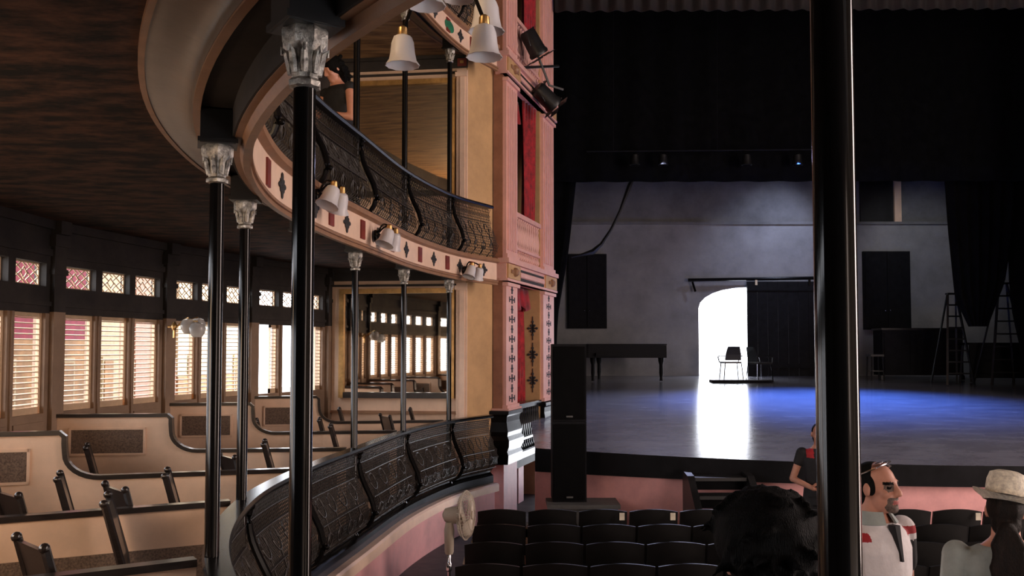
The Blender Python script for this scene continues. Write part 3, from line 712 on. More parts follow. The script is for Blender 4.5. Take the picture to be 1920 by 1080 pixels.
spots = [(-1.91, 5.07), (-1.81, 4.08), (-1.98, 6.11), (-2.12, 5.62), (-2.66, 5.43), (-2.62, 5.98), (-3.21, 7.23), (-3.28, 7.77), (-3.00, 8.84), (-1.94, 7.20), (-2.63, 10.52), (-1.86, 8.03), (-1.93, 10.63), (-1.63, 9.78), (-2.06, 12.52), (-1.29, 11.37), (-1.08, 12.44)]
for (x, y), (lab, tw) in zip(spots, chairs):
    box_chair(x, y, math.atan2(y, x)-math.pi/2+R(tw), lab)
# ================================================================== LAMPS
def shade_mesh():
    mb = MB(); pr = [(0.022, 0.0), (0.045, -0.012), (0.055, -0.04), (0.060, -0.09), (0.068, -0.13), (0.085, -0.155), (0.082, -0.156), (0.064, -0.13), (0.056, -0.09), (0.050, -0.04), (0.040, -0.016), (0.020, -0.004)]
    mb.lathe(pr, n=24, caps=False, flute=0.03, nf=12); me = mb.mesh('shade', True); me.materials.append(MATS['glass']); return me
SHM = shade_mesh()
def lamp_arm(parent, a, b, sc=1.0, tilt=None, sag=0.06):
    """curved arm from a to b with socket and hanging tulip shade at b"""
    a = Vector(a); b = Vector(b); pts = []
    for k in range(9):
        f = k/8; pts.append(a.lerp(b, f)+Vector((0, 0, sag*math.sin(math.pi*f)+0.03*sc*f*(1-f))))
    mb = MB(); mb.tube(pts, 0.009*sc, 6); mb.build('arm', 'iron', parent, True)
    mb = MB(); mb.lathe([(0.012*sc, 0.03*sc), (0.024*sc, 0.02*sc), (0.026*sc, -0.02*sc), (0.02*sc, -0.03*sc)], c=b, n=10); so = mb.build('socket', 'gold', parent, True)
    s_ = link('shade', SHM, None, parent); s_.location = b+Vector((0, 0, -0.015*sc)); s_.scale = (sc, sc, sc)
    if tilt: s_.rotation_euler = tilt
def find_t(u, d, t0=5.0, t1=9.98):
    best = None
    for k in range(400):
        t = t0+(t1-t0)*k/399; p = off(t, d); e = abs(960+F*p.x/p.y-u)
        if best is None or e < best[0]: best = (e, t)
    return best[1]
for u, z, lab in ((632, 2.93, 'twin tulip glass lamp on the cream balcony front right of the second nearest column'), (735, 2.84, 'twin tulip glass lamp on the balcony front above the middle lower columns'), (893, 2.80, 'twin tulip glass lamp at the far end of the balcony front by the pink pilaster')):
    t = find_t(u, -0.32); q = tan(t); n_ = -Vector((-q.y, q.x)); p = off(t, -0.16)
    r = empty('balcony_lamp', (p.x, p.y, z)); tag(r, lab, 'lamp', 'tulip lamps on the balcony front')
    mb = MB(); mb.lathe([(0.06, -0.012), (0.055, 0.012), (0.03, 0.02), (0.02, 0.04)], n=12, M=Vector((0, 0, 1)).rotation_difference(n_.to_3d()).to_matrix()); mb.build('backplate', 'iron', r, True)
    for sg in (-1, 1):
        e = n_.to_3d()*0.16+q.to_3d()*sg*0.12+Vector((0, 0, 0.06)); lamp_arm(r, (0, 0, 0), e, 1.05, (R(18*sg), R(16), 0))
# chandelier hanging in the house, only its low shades in view
c0 = P(832, -60, 5.2); r = empty('chandelier', c0); tag(r, 'hanging chandelier with frosted tulip shades at the top edge of the picture', 'chandelier')
mb = MB(); mb.lathe([(0.015, 3.2), (0.015, 0.25), (0.05, 0.2), (0.07, 0.1), (0.05, 0.0), (0.06, -0.05), (0.02, -0.12), (0.0, -0.14)], n=14); mb.build('stem', 'gold', r, True)
for (u, v, Y, sc) in ((755, 60, 5.0, 1.12), (908, 40, 5.0, 1.2), (912, -8, 5.6, 1.35), (800, -60, 4.7, 1.2), (860, -60, 5.7, 1.2)):
    e = P(u, v, Y)-c0; lamp_arm(r, (0, 0, -0.02), e, sc, None, 0.10)
# glass wall lamp by the leftmost column
p = P(332, 612, 9.6); r = empty('glass_wall_lamp', p); tag(r, 'clear glass globe lamp in front of the shutters beside the leftmost column', 'lamp')
mb = MB(); mb.ball((-0.03, 0, 0), (0.03, 0.02, 0.05), 10, 8); mb.tube([(-0.03, 0, -0.12), (-0.03, 0, 0.0)], 0.012, 6); mb.tube([(-0.03, 0, 0.0), (-0.12, 0.08, 0.0)], 0.015, 6); mb.build('backplate', 'gold', r, True)
mat('clearglass', (0.95, 0.93, 0.90), 0.25, var=0.02, trans=0.6)
for dx, dy, dzz, rr in ((0.14, -0.05, 0.02, 0.085), (0.25, -0.10, -0.02, 0.085), (0.20, 0.06, 0.03, 0.08)):
    mb = MB(); mb.tube([(0, 0, 0), (dx*0.5, dy*0.5, 0.06), (dx, dy, dzz+0.07)], 0.008, 6); mb.build('arm', 'gold', r, True)
    mb = MB(); mb.lathe([(0.02, 0.06), (rr*0.75, 0.045), (rr, 0.0), (rr*0.9, -0.05), (rr*0.55, -0.095), (rr*0.5, -0.092), (rr*0.85, -0.05), (rr*0.94, 0.0), (rr*0.7, 0.04)], c=(dx, dy, dzz), n=20, caps=False); mb.build('globe', 'clearglass', r, True)
# stage lanterns clamped to a bar on the far pilaster
r = empty('lantern_bar', q3(2.6, -0.1, 5.4)); tag(r, 'thin black lighting bar across the far pink pilaster', 'bar')
ctr = r.location.copy()
mb = MB(); a = P(969, 127, 13.75)-ctr; b = P(1047, 124, 14.7)-ctr; mb.tube([a, b], 0.022, 8); mb.build('pipe', 'blackpaint', r, True)
mb = MB(); mb.tube([P(1005, 95, 14.2)-ctr, P(1030, 160, 14.4)-ctr, P(1056, 168, 14.5)-ctr], 0.02, 6); mb.build('clamp', 'grey', r, True)
def lantern(u, v, Y, aim, label, sc=1.0):
    r = empty('stage_lantern', P(u, v, Y)); tag(r, label, 'stage light', 'stage lanterns by the proscenium')
    M = Vector((0, 0, 1)).rotation_difference(Vector(aim).normalized()).to_matrix()
    mb = MB(); mb.lathe([(0.10*sc, -0.22*sc), (0.13*sc, -0.18*sc), (0.14*sc, 0.12*sc), (0.16*sc, 0.16*sc), (0.15*sc, 0.20*sc)], n=14, M=M); mb.build('housing', 'blackpaint', r, True)
    mb = MB(); mb.lathe([(0.13*sc, 0.17*sc), (0.06*sc, 0.205*sc)], n=14, M=M); mb.build('lens', 'grey', r)
    mb = MB()
    for k in range(4):
        a_ = k*math.pi/2; c_ = M @ Vector((0.16*sc*math.cos(a_), 0.16*sc*math.sin(a_), 0.24*sc)); mb.box(c_, (0.15*sc, 0.15*sc, 0.012), M)
    mb.build('barn_door', 'blackpaint', r)
    mb = MB(); mb.tube([M @ Vector((0.15*sc, 0, 0)), M @ Vector((0.17*sc, 0, -0.1))+Vector((0, 0, 0.10)), Vector((0, 0, 0.26*sc)), M @ Vector((-0.17*sc, 0, -0.1))+Vector((0, 0, 0.10)), M @ Vector((-0.15*sc, 0, 0))], 0.014, 6); mb.build('yoke', 'blackpaint', r, True)
lantern(1000, 82, 13.9, (0.5, 0.3, -0.8), 'upper black stage lantern clamped to the far pilaster')
lantern(1024, 182, 14.4, (0.7, 0.4, -0.6), 'lower black stage lantern hanging at the edge of the stage')
# red curtains in the stage boxes
def curtain_mesh(pl_, pr_, zt, zb, folds, amp, nrm, rows=8, wob=0.0):
    rws = []
    for k in range(rows+1):
        z = zt+(zb-zt)*k/rows; a = pl_(k/rows); b = pr_(k/rows); n = folds*6; row = []
        for j in range(n+1):
            f = j/n; p = a.lerp(b, f); s_ = math.sin(2*math.pi*folds*f+wob*k)
            row.append(Vector((p.x+nrm.x*amp*s_, p.y+nrm.y*amp*s_, z)))
        rws.append(row)
    mb = MB(); mb.grid(rws); me = mb.mesh('curtain', True); return me
for zt, zb, lab, w0, w1, dp in ((2.79, 0.9, 'red curtain in the lower stage box', 0.95, 0.95, 0.30), (5.8, 3.5, 'red curtain hanging in the upper stage box', 1.0, 0.72, 0.09), (8.8, 6.5, 'red curtain of the topmost stage box at the top edge', 1.0, 0.8, 0.09)):
    me = curtain_mesh(lambda f: q3(1.45, dp+0.02, 0).to_2d().to_3d(), lambda f: (q3(1.45, dp+0.02, 0).lerp(q3(2.13, dp-0.03, 0), w0+(w1-w0)*f)).to_2d().to_3d(), zt, zb, 5, 0.035, QN.to_3d(), 10, 0.15)
    o = link('stage_box_curtain', me, 'redcurtain'); tag(o, lab, 'curtain', 'red stage box curtains')
    o.modifiers.new('th', 'SOLIDIFY').thickness = 0.012
    mb = MB(); mb.grid([[q3(0.66+1.47*j/24, 0.20+0.02*math.sin(j*1.3), zt-0.02) for j in range(25)], [q3(0.66+1.47*j/24, 0.16+0.03*math.sin(j*1.3), zt-0.30-0.10*abs(math.sin(j*0.39))) for j in range(25)]])
    v_ = mb.build('pelmet', 'redcurtain', o, True); v_.modifiers.new('th', 'SOLIDIFY').thickness = 0.012
# ================================================================== STAGE THINGS
def poly_drape(name, Y, left, right, label, m='drape', folds=9, amp=0.05, rows=14):
    """left/right: pixel polylines (u,v) from top to bottom at depth Y"""
    def at(pl_, f):
        n = len(pl_)-1; x = f*n; i = min(int(x), n-1); g = x-i; a = pl_[i]; b = pl_[i+1]; return (a[0]+(b[0]-a[0])*g, a[1]+(b[1]-a[1])*g)
    rws = []
    for k in range(rows+1):
        a = at(left, k/rows); b = at(right, k/rows); A_ = P(a[0], a[1], Y); B_ = P(b[0], b[1], Y); n = folds*6; row = []
        for j in range(n+1):
            p = A_.lerp(B_, j/n); row.append(p+Vector((0, amp*math.sin(2*math.pi*folds*j/n+0.1*k), 0)))
        rws.append(row)
    mb = MB(); mb.grid(rws); o = mb.build(name, m, None, True); o.modifiers.new('th', 'SOLIDIFY').thickness = 0.01
    tag(o, label, 'drape'); return o
poly_drape('border_drape', 20.0, [(820, -200), (820, 342)], [(2300, -200), (2300, 338)], 'wide black border drape hanging across the top of the stage', folds=22)
poly_drape('leg_drape', 20.6, [(850, 300), (850, 720)], [(1084, 300), (1066, 470), (1046, 590), (1040, 722)], 'black side drape with slanting edge at the left of the stage', folds=7)
poly_drape('leg_drape', 20.6, [(1768, 300), (1778, 430), (1792, 560), (1818, 612)], [(1905, 300), (1900, 430), (1885, 530), (1852, 612)], 'black drape gathered to a hanging point at the right of the stage', folds=6)
poly_drape('leg_drape', 20.9, [(1888, 300), (1892, 520), (1900, 590), (1930, 720)], [(2250, 300), (2250, 520), (2250, 600), (2250, 720)], 'black side drape at the right edge of the picture', folds=8)
poly_drape('stage_valance', 15.7, [(1040, -160), (1040, 22)], [(2300, -160), (2300, 14)], 'dark red fringed valance along the top of the stage opening', 'valance', 40, 0.05, 4)
# sliding door and rail
Yd = 24.86
def Xd(u): return P(u, 600, Yd).x
def Zd(v): return P(1400, v, Yd).z
r = empty('sliding_door', (Xd(1468), Yd, zs(Yd)+0.01)); tag(r, 'dark sliding stage door half covering the bright doorway', 'door'); c = r.location
x0, x1, zt, zb = Xd(1401), Xd(1535), Zd(528), zs(Yd)+0.001; nb = 7
for k in range(nb):
    mb = MB(); a = x0+(x1-x0)*k/nb; b = x0+(x1-x0)*(k+1)/nb-0.006; mb.bb(Vector((a, Yd-0.03, zb))-c, Vector((b, Yd+0.03, zt))-c); mb.build('board', 'matte_black', r)
mb = MB()
for v in (545, 690): mb.bb(Vector((x0, Yd-0.06, Zd(v)))-c, Vector((x1, Yd-0.03, Zd(v)+0.12))-c)
mb.build('batten', 'matte_black', r)
for u in (1418, 1518):
    mb = MB(); mb.bb(Vector((Xd(u)-0.03, Yd-0.05, zt-0.1))-c, Vector((Xd(u)+0.03, Yd-0.01, Zd(521)))-c); mb.build('hanger', 'iron', r)
mb = MB(); a = P(1290, 525, Yd-0.02); b = P(1600, 520, Yd-0.02); mb.tube([a, b], 0.045, 8); mb.tube([a+Vector((0.12, 0, -0.05)), a+Vector((0.2, 0, -0.32))], 0.03, 6); o = mb.build('door_rail', 'iron', None, True); tag(o, 'black rail above the arched stage doorway', 'rail')
# dark boards on the back wall
def wall_board(u0, u1, v0, v1, label):
    r = empty('wall_cabinet', (P((u0+u1)/2, v1, YB-0.1).x, YB, P((u0+u1)/2, v1, YB).z)); tag(r, label, 'cabinet'); c = r.location
    x0, x1 = P(u0, 600, YB).x-c.x, P(u1, 600, YB).x-c.x; h = P(u0, v0, YB).z-c.z
    mb = MB(); mb.bb((x0, -0.12, 0), (x1, 0, h)); mb.build('body', 'matte_black', r)
    for k in range(2):
        mb = MB(); a = x0+0.03+(x1-x0-0.06)*k/2; b = x0+0.03+(x1-x0-0.06)*(k+1)/2-0.02; mb.bb((a, -0.15, 0.04), (b, -0.12, h-0.04)); d_ = mb.build('door', 'matte_black', r)
        mb = MB(); mb.ball((b-0.06 if k == 0 else a+0.06, -0.165, h*0.24), 0.022, 8, 6); mb.build('knob', 'chrome', d_, True)
wall_board(1064, 1137, 477, 616, 'tall dark double-door cabinet on the back wall at the left')
wall_board(1618, 1705, 472, 618, 'tall dark double-door cabinet on the back wall right of the near column')
mat('piano_black', (0.004, 0.004, 0.005), 0.5, var=0.1, spec=0.12)
p = P(1172, 706, 23.2); r = empty('grand_piano', (p.x, 23.4, zs(23.4)+0.002)); tag(r, 'dark lacquered piano standing at the left of the stage', 'piano')
ol = [(-0.98, -0.70), (0.98, -0.70), (1.0, -0.2), (0.92, 0.1), (0.5, 0.35), (-0.2, 0.5), (-0.98, 0.7)]
mb = MB(); mb.prism([Vector((x, y, 0.58)) for x, y in ol], (0, 0, 0), (0, 0, 0.32)); mb.build('case', 'piano_black', r)
mb = MB(); mb.prism([Vector((x*1.01, y*1.01, 0.905)) for x, y in ol], (0, 0, 0), (0, 0, 0.025)); mb.build('lid', 'piano_black', r)
mb = MB(); mb.bb((-0.8, -0.86, 0.62), (-0.1, -0.70, 0.70)); mb.build('keyboard', 'piano_black', r)
for x, y in ((-0.85, -0.55), (0.88, -0.45), (-0.6, 0.45)):
    mb = MB(); mb.lathe([(0.075, 0.58), (0.07, 0.5), (0.045, 0.4), (0.05, 0.2), (0.035, 0.07), (0.045, 0.0)], c=(x, y, 0), n=10); mb.build('leg', 'piano_black', r, True)
# chairs on the stage
def stage_chair(u, Y, rz, label):
    x = P(u, 700, Y).x; r = empty('stage_chair', (x, Y, zs(Y)), rz); tag(r, label, 'chair')
    mb = MB(); mb.prism([Vector((x_, y_, 0.42)) for x_, y_ in ((-0.22, -0.20), (0.22, -0.20), (0.24, 0.22), (-0.24, 0.22))], (0, 0, 0), (0, 0, 0.05)); mb.build('seat', 'blackpaint', r)
    mb = MB(); mb.loft([[Vector((-w_, y_, z_)), Vector((w_, y_, z_)), Vector((w_, y_+0.03, z_)), Vector((-w_, y_+0.03, z_))] for w_, y_, z_ in ((0.21, -0.20, 0.50), (0.20, -0.23, 0.65), (0.17, -0.27, 0.80), (0.15, -0.29, 0.86))]); mb.build('backrest', 'blackpaint', r)
    for sx in (-1, 1):
        for y_ in (-0.2, 0.2):
            mb = MB(); mb.tube([(sx*0.21, y_, 0.43), (sx*0.25, y_*1.15, 0.0)], 0.015, 6); mb.build('leg', 'chrome', r, True)
        mb = MB(); mb.tube([(sx*0.22, -0.22, 0.62), (sx*0.30, 0.0, 0.62), (sx*0.29, 0.2, 0.60), (sx*0.25, 0.22, 0.45)], 0.016, 6); mb.build('armrest', 'blackpaint', r, True)
stage_chair(1371, 23.6, R(2), 'dark chair standing in the bright stage doorway')
stage_chair(1424, 23.3, R(-70), 'dark chair beside the doorway in front of the sliding door')
mb = MB(); a = P(1385, 707, 23.0); z_ = zs(22.9); mb.bb((a.x-0.75, 22.55, z_+0.005), (a.x+0.75, 23.0, z_+0.05)); o = mb.build('low_board', 'matte_black'); tag(o, 'low flat board on the stage before the two chairs', 'board')
# right hand clutter
p = P(1700, 706, 23.0)
r = empty('upright_cabinet', (P(1728, 700, 23.4).x, 23.6, zs(23.6)+0.002)); tag(r, 'bulky dark wooden cabinet at the right of the stage', 'cabinet')
wv = (1805-1655)/F*23.4; mb = MB(); mb.bb((-wv/2, -0.3, 0.12), (wv/2, 0.3, 1.28)); mb.build('body', 'matte_black', r)
mb = MB(); mb.bb((-wv/2-0.03, -0.33, 1.28), (wv/2+0.03, 0.33, 1.33)); mb.build('top', 'blackpaint', r)
for k in range(3):
    mb = MB(); a = -wv/2+0.04+(wv-0.08)*k/3; mb.bb((a, -0.32, 0.2), (a+(wv-0.08)/3-0.03, -0.30, 1.2)); mb.build('door', 'matte_black', r)
for sx in (-1, 1):
    mb = MB(); mb.bb((sx*wv/2-0.04, -0.28, 0), (sx*wv/2+0.04, -0.2, 0.12)); mb.build('foot', 'blackpaint', r)
r = empty('stool', (P(1641, 700, 23.2).x, 23.2, zs(23.2)+0.002)); tag(r, 'small dark stool left of the bulky cabinet', 'stool')
mb = MB(); mb.bb((-0.17, -0.17, 0.62), (0.17, 0.17, 0.67)); mb.build('seat', 'blackpaint', r)
for sx in (-1, 1):
    for sy in (-1, 1):
        mb = MB(); mb.bar((sx*0.14, sy*0.14, 0.62), (sx*0.16, sy*0.16, 0), 0.03, 0.03); mb.build('leg', 'blackpaint', r)
for sy in (-1, 1):
    mb = MB(); mb.bar((-0.15, sy*0.15, 0.25), (0.15, sy*0.15, 0.25), 0.02, 0.02); mb.build('stretcher', 'blackpaint', r)
def ladder(u, Y, h, w0, label):
    r = empty('step_ladder', (P(u, 700, Y).x, Y, zs(Y)+0.002)); tag(r, label, 'ladder')
    for sx in (-1, 1):
        mb = MB(); mb.bar((sx*w0, -0.35, 0), (sx*0.10, 0, h), 0.05, 0.04); mb.build('rail', 'blackpaint', r)
        mb = MB(); mb.bar((sx*w0, 0.5, 0), (sx*0.10, 0.02, h), 0.04, 0.03); mb.build('rear_rail', 'blackpaint', r)
    for k in range(1, 8):
        f = k/8; mb = MB(); x = w0+(0.10-w0)*f; mb.box((0, -0.35*(1-f), h*f), (2*x, 0.09, 0.035)); mb.build('rung', 'blackpaint', r)
    mb = MB(); mb.box((0, 0, h), (0.26, 0.16, 0.04)); mb.build('top_step', 'blackpaint', r)
ladder(1788, 22.0, 2.2, 0.32, 'dark step ladder behind the gathered drape, right of the cabinets')
ladder(1884, 21.9, 2.45, 0.5, 'tall dark step ladder near the right edge of the picture')
r = empty('trestle_table', (P(1865, 705, 22.8).x, 22.9, zs(22.9)+0.002)); tag(r, 'dark trestle table among the clutter at the right edge of the stage', 'table')
mb = MB(); mb.bb((-0.75, -0.35, 0.93), (0.75, 0.35, 0.98)); mb.build('tabletop', 'blackpaint', r)
mb = MB(); mb.bb((-0.72, -0.32, 0.1), (0.72, -0.28, 0.93)); mb.build('front_panel', 'blackpaint', r)
for sx in (-1, 1):
    for sy in (-1, 1):
        mb = MB(); mb.bar((sx*0.68, sy*0.28, 0), (sx*0.62, sy*0.22, 0.93), 0.05, 0.05); mb.build('leg', 'blackpaint', r)
# lighting pipe and rope
r = empty('lighting_pipe', P(1345, 283, 19.6)); tag(r, 'thin lighting pipe hanging high above the stage', 'pipe'); c = r.location.copy()
mb = MB(); mb.tube([P(1100, 284, 19.6)-c, P(1550, 280, 19.6)-c], 0.018, 6); mb.build('pipe', 'matte_black', r, True)
for u in (1190, 1243, 1400, 1495):
    mb = MB(); q = P(u, 296, 19.6)-c; mb.lathe([(0.03, 0.1), (0.09, 0.06), (0.10, -0.1), (0.12, -0.16)], c=q, n=10); l_ = mb.build('lantern', 'blackpaint', r, True)
    mb = MB(); mb.lathe([(0.02, -0.150), (0.09, -0.165)], c=q, n=10); mb.build('lens', 'chrome', l_)
for u in (1150, 1345, 1520):
    mb = MB(); mb.tube([P(u, 283, 19.6)-c, P(u, -120, 19.6)-c], 0.005, 5); mb.build('wire', 'matte_black', r)
mb = MB(); mb.tube([P(u, v, 21.5) for u, v in ((1204, 285), (1196, 315), (1180, 350), (1163, 395), (1146, 430), (1128, 458), (1112, 472), (1090, 478), (1072, 482))], [0.03, 0.03, 0.06, 0.035, 0.035, 0.05, 0.07, 0.035, 0.03], 7); o = mb.build('rope', 'blackpaint', None, True); tag(o, 'dark rope hanging slantwise down the left of the back wall', 'rope')
# ================================================================== LOUDSPEAKERS, STEPS, FAN
def speaker(x0, x1, y0, z0, z1, label):
    r = empty('loudspeaker', ((x0+x1)/2, y0+0.25, z0)); tag(r, label, 'loudspeaker', 'stacked loudspeakers'); w_ = (x1-x0)/2; h = z1-z0
    mb = MB(); mb.bb((-w_, -0.22, 0), (w_, 0.25, h)); mb.build('cabinet', 'matte_black', r)
    mb = MB(); mb.bb((-w_+0.02, -0.245, 0.03), (w_-0.02, -0.22, h-0.03)); mb.build('grille', 'black', r)
    mb = MB(); mb.bb((-0.04, -0.252, 0.05), (0.04, -0.245, 0.07)); mb.build('badge', 'grey', r)
ys = 11.0; xl, xr = P(1036, 800, ys).x, P(1100, 800, ys).x
zb0, zb1, zb2 = P(1060, 942, ys).z, P(1060, 791, ys).z, P(1060, 645, ys).z
speaker(xl, xr, ys, zb0, zb1, 'lower black loudspeaker of the stack left of the stage')
speaker(xl, xr, ys, zb1+0.003, zb2, 'upper black loudspeaker of the stack left of the stage')
mb = MB(); mb.bb((xl-0.05, ys-0.15, -0.64), (P(1156, 900, ys).x, ys+0.35, zb0-0.01)); mb.bb((xl-0.07, ys-0.18, zb0-0.05), (P(1157, 900, ys).x+0.02, ys+0.36, zb0-0.003)); o = mb.build('speaker_plinth', 'grey'); tag(o, 'dark grey plinth under the stacked loudspeakers', 'plinth')
# steps up to the stage
xs0 = P(1286, 900, 10.7).x; xs1 = P(1414, 900, 10.7).x; r = empty('stage_steps', ((xs0+xs1)/2, 10.6, -0.64)); tag(r, 'dark wooden steps leading up to the stage front', 'steps')
yF = yf((xs0+xs1)/2)-0.05
for k in range(5):
    zt_ = 0.27-0.175*k+0.64; y1 = yF-0.05-0.24*k
    mb = MB(); mb.bb((xs0-r.location.x+0.10, y1-0.26-10.6, zt_-0.04), (xs1-r.location.x-0.10, y1-10.6, zt_)); mb.build('tread', 'blackpaint', r)
    mb = MB(); mb.bb((xs0-r.location.x+0.10, y1-0.02-10.6, max(0, zt_-0.175)), (xs1-r.location.x-0.10, y1-10.6, zt_-0.04)); mb.build('riser', 'matte_black', r)
for x in (xs0-r.location.x+0.05, xs1-r.location.x-0.05):
    mb = MB(); mb.prism([Vector((x-0.04, yy-10.6, zz)) for yy, zz in ((yF, 0), (yF, 0.96), (yF-0.3, 0.93), (yF-1.35, 0.20), (yF-1.35, 0))], (0, 0, 0), (0.08, 0, 0)); mb.build('stringer', 'blackpaint', r)
mb = MB(); mb.bb((xs0+0.45, yf(xs0)-0.06, 0.32), (xs0+0.53, yf(xs0)-0.035, 0.40)); o = mb.build('socket_plate', 'tag'); tag(o, 'tiny pale plate on the black stage edge', 'plate')
# pedestal fan
p = P(874, 966, 7.6); fz = floor_z(7.6); r = empty('pedestal_fan', (p.x-0.14, 7.6, fz)); tag(r, 'cream pedestal fan in front of the pink curved wall', 'fan'); hc = p.z-fz
ax = Vector((0.975, -0.22, 0.03)).normalized(); M = Vector((0, 0, 1)).rotation_difference(ax).to_matrix(); hub = Vector((0.14, 0, hc))
mb = MB(); mb.lathe([(0.12, 0), (0.12, 0.02), (0.05, 0.05), (0.02, 0.08)], n=20); mb.build('base', 'fanplastic', r, True)
mb = MB(); mb.lathe([(0.014, 0.06), (0.014, hc*0.55), (0.024, hc*0.56), (0.024, hc*0.62), (0.016, hc*0.63), (0.02, hc-0.24)], n=10); mb.build('pole', 'chrome', r, True)
mb = MB(); mb.lathe([(0.03, hc-0.32), (0.038, hc-0.3), (0.042, hc-0.12), (0.03, hc-0.06)], n=12); mb.build('control_box', 'fanplastic', r, True)
mb = MB(); mb.lathe([(0.02, -0.20), (0.055, -0.18), (0.07, -0.12), (0.075, -0.04), (0.05, -0.03)], c=hub, n=16, M=M); mb.build('motor', 'fanplastic', r, True)
mb = MB(); NR = 40
for k in range(NR):
    a = 2*math.pi*k/NR
    for s_, z_ in ((1, 0.05), (1, -0.05)):
        pts = [hub+M @ Vector((q*math.cos(a), q*math.sin(a), z_*f)) for q, f in ((0.035, 1.0), (0.12, 0.95), (0.17, 0.7), (0.2, 0.0))]; mb.tube(pts, 0.0022, 4, False)
for rr, z_ in ((0.2, 0.0), (0.12, 0.048), (0.12, -0.048)):
    mb.tube([hub+M @ Vector((rr*math.cos(2*math.pi*q/24), rr*math.sin(2*math.pi*q/24), z_)) for q in range(25)], 0.006 if rr > 0.15 else 0.003, 6)
g_ = mb.build('guard', 'fanplastic', r)
for k in range(3):
    a = k*2*math.pi/3; mb = MB(); rows = []
    for q in range(6):
        f = 0.04+0.14*q/5; wd_ = 0.035+0.05*math.sin(math.pi*q/5); rows.append([hub+M @ (Matrix.Rotation(a, 3, 'Z') @ Vector((f, y_*wd_, y_*0.018))) for y_ in (-1, 0, 1)])
    mb.grid(rows); b_ = mb.build('blade', 'fanplastic', r, True); b_.modifiers.new('th', 'SOLIDIFY').thickness = 0.003
mb = MB(); mb.lathe([(0.036, 0.045), (0.036, 0.06), (0.01, 0.066)], c=hub, n=14, M=M); mb.build('centre_cap', 'fanplastic', r, True)
# ================================================================== SEATS
def seat_proto():
    r = empty('theatre_seat')
    rows = []; hw_ = 0.235
    front_, back_ = [], []
    for q in range(9):
        f = q/8; z = 0.36+f*0.47; yy = -0.20-0.10*f
        row = []
        for j in range(13):
            x = -hw_+2*hw_*j/12; e = 1-(x/hw_)**2
            zz = z + (0.030*(e-0.4) if q == 8 else 0)*1.0
            row.append((x, yy-0.035*e, zz))
        rows.append(row)
    mb = MB(); k = len(rows); fr = [[Vector(p) for p in row] for row in rows]; bk = [[Vector((x, y-0.025, z)) for x, y, z in row] for row in rows]
    loop = []
    for a, b in zip(fr, bk): loop.append(a+b[::-1])
    mb.loft(loop); mb.build('backrest', 'seat', r, True)
    mb = MB(); mb.loft([[Vector((x, y, z)) for x, y, z in ((-0.21, -0.14, z0), (0.21, -0.14, z0), (0.21, 0.24, z0+0.02), (-0.21, 0.24, z0+0.02))] for z0 in (0.38, 0.43)]); mb.build('seat', 'seat', r)
    for sx in (-1, 1):
        mb = MB(); mb.box((sx*0.245, 0.0, 0.61), (0.028, 0.34, 0.03)); mb.box((sx*0.245, -0.1, 0.31), (0.022, 0.10, 0.60)); mb.box((sx*0.245, -0.08, 0.015), (0.03, 0.25, 0.03)); mb.build('armrest', 'iron', r)
    return r
sp = seat_proto(); first = True; SROWS = [8.95, 8.2, 7.45, 6.7]
tagm = MB(); tagm.box((0, 0, 0), (0.05, 0.006, 0.07)); tagme = tagm.mesh('number_plate'); tagme.materials.append(MATS['tag'])
rown = ['front row', 'second row', 'third row', 'fourth row']
for ri, y in enumerate(SROWS):
    x = [-0.10, -0.12, -0.15, -0.18][ri]; k = 0
    while x < 960/F*y+0.25:
        o = sp if first else copy_tree(sp); first = False
        o.location = (x, y+0.31, floor_z(y)); o.rotation_euler = (0, 0, 0)
        tag(o, 'dark wooden theatre seat, %s from the stage, %s seat from the left aisle' % (rown[ri], (ordn+['thirteenth', 'fourteenth'])[k]), 'seat', 'orchestra seats')
        if ri == 0 and k in (2, 3, 9, 10):
            n_ = link('number_plate', tagme, None, o); n_.location = (0.18, -0.36, 0.78)
        x += 0.495; k += 1
# ================================================================== HOUSES ACROSS THE STREET
def house(x0, x1, y0, y1, h, mlow, mup, zsplit, label):
    r = empty('street_house', ((x0+x1)/2, (y0+y1)/2, -0.7)); tag(r, label, 'house', 'houses across the street'); c = Vector(r.location)
    mb = MB(); mb.bb(Vector((x0, y0, -0.7))-c, Vector((x1, y1, zsplit))-c); mb.build('ground_floor_wall', mlow, r)
    mb = MB(); mb.bb(Vector((x0, y0, zsplit))-c, Vector((x1-0.02, y1, h))-c); mb.build('upper_wall', mup, r)
    mb = MB(); mb.bb(Vector((x0-0.1, y0, h))-c, Vector((x1+0.15, y1, h+0.15))-c); mb.build('roof', 'out_cream', r)
    n = max(1, int((y1-y0)/1.6))
    for k in range(n):
        yc = y0+(y1-y0)*(k+0.5)/n; mb = MB(); mb.bb(Vector((x1, yc-0.3, 0.3))-c, Vector((x1+0.05, yc+0.3, 1.6))-c); w_ = mb.build('window', 'out_cream', r)
        mb = MB(); mb.bb(Vector((x1+0.05, yc-0.22, 0.4))-c, Vector((x1+0.07, yc+0.22, 1.5))-c); mb.build('pane', 'out_orange', w_)
house(-12, -9.0, 15.0, 19.4, 6.4, 'out_orange', 'out_red', 1.95, 'house with red upper wall seen through the leftmost shutters')
house(-12.4, -9.4, 19.5, 22.6, 6.6, 'out_cream', 'out_cream', 1.5, 'cream house seen through the fourth shutter from the left')
house(-12.4, -9.4, 22.7, 25.4, 6.4, 'out_pink', 'out_pink', 1.5, 'pinkish house seen through the fifth shutter from the left')
house(-12.4, -9.4, 25.6, 32, 6.2, 'out_orange', 'out_cream', 1.0, 'orange and cream house behind the leftmost column')
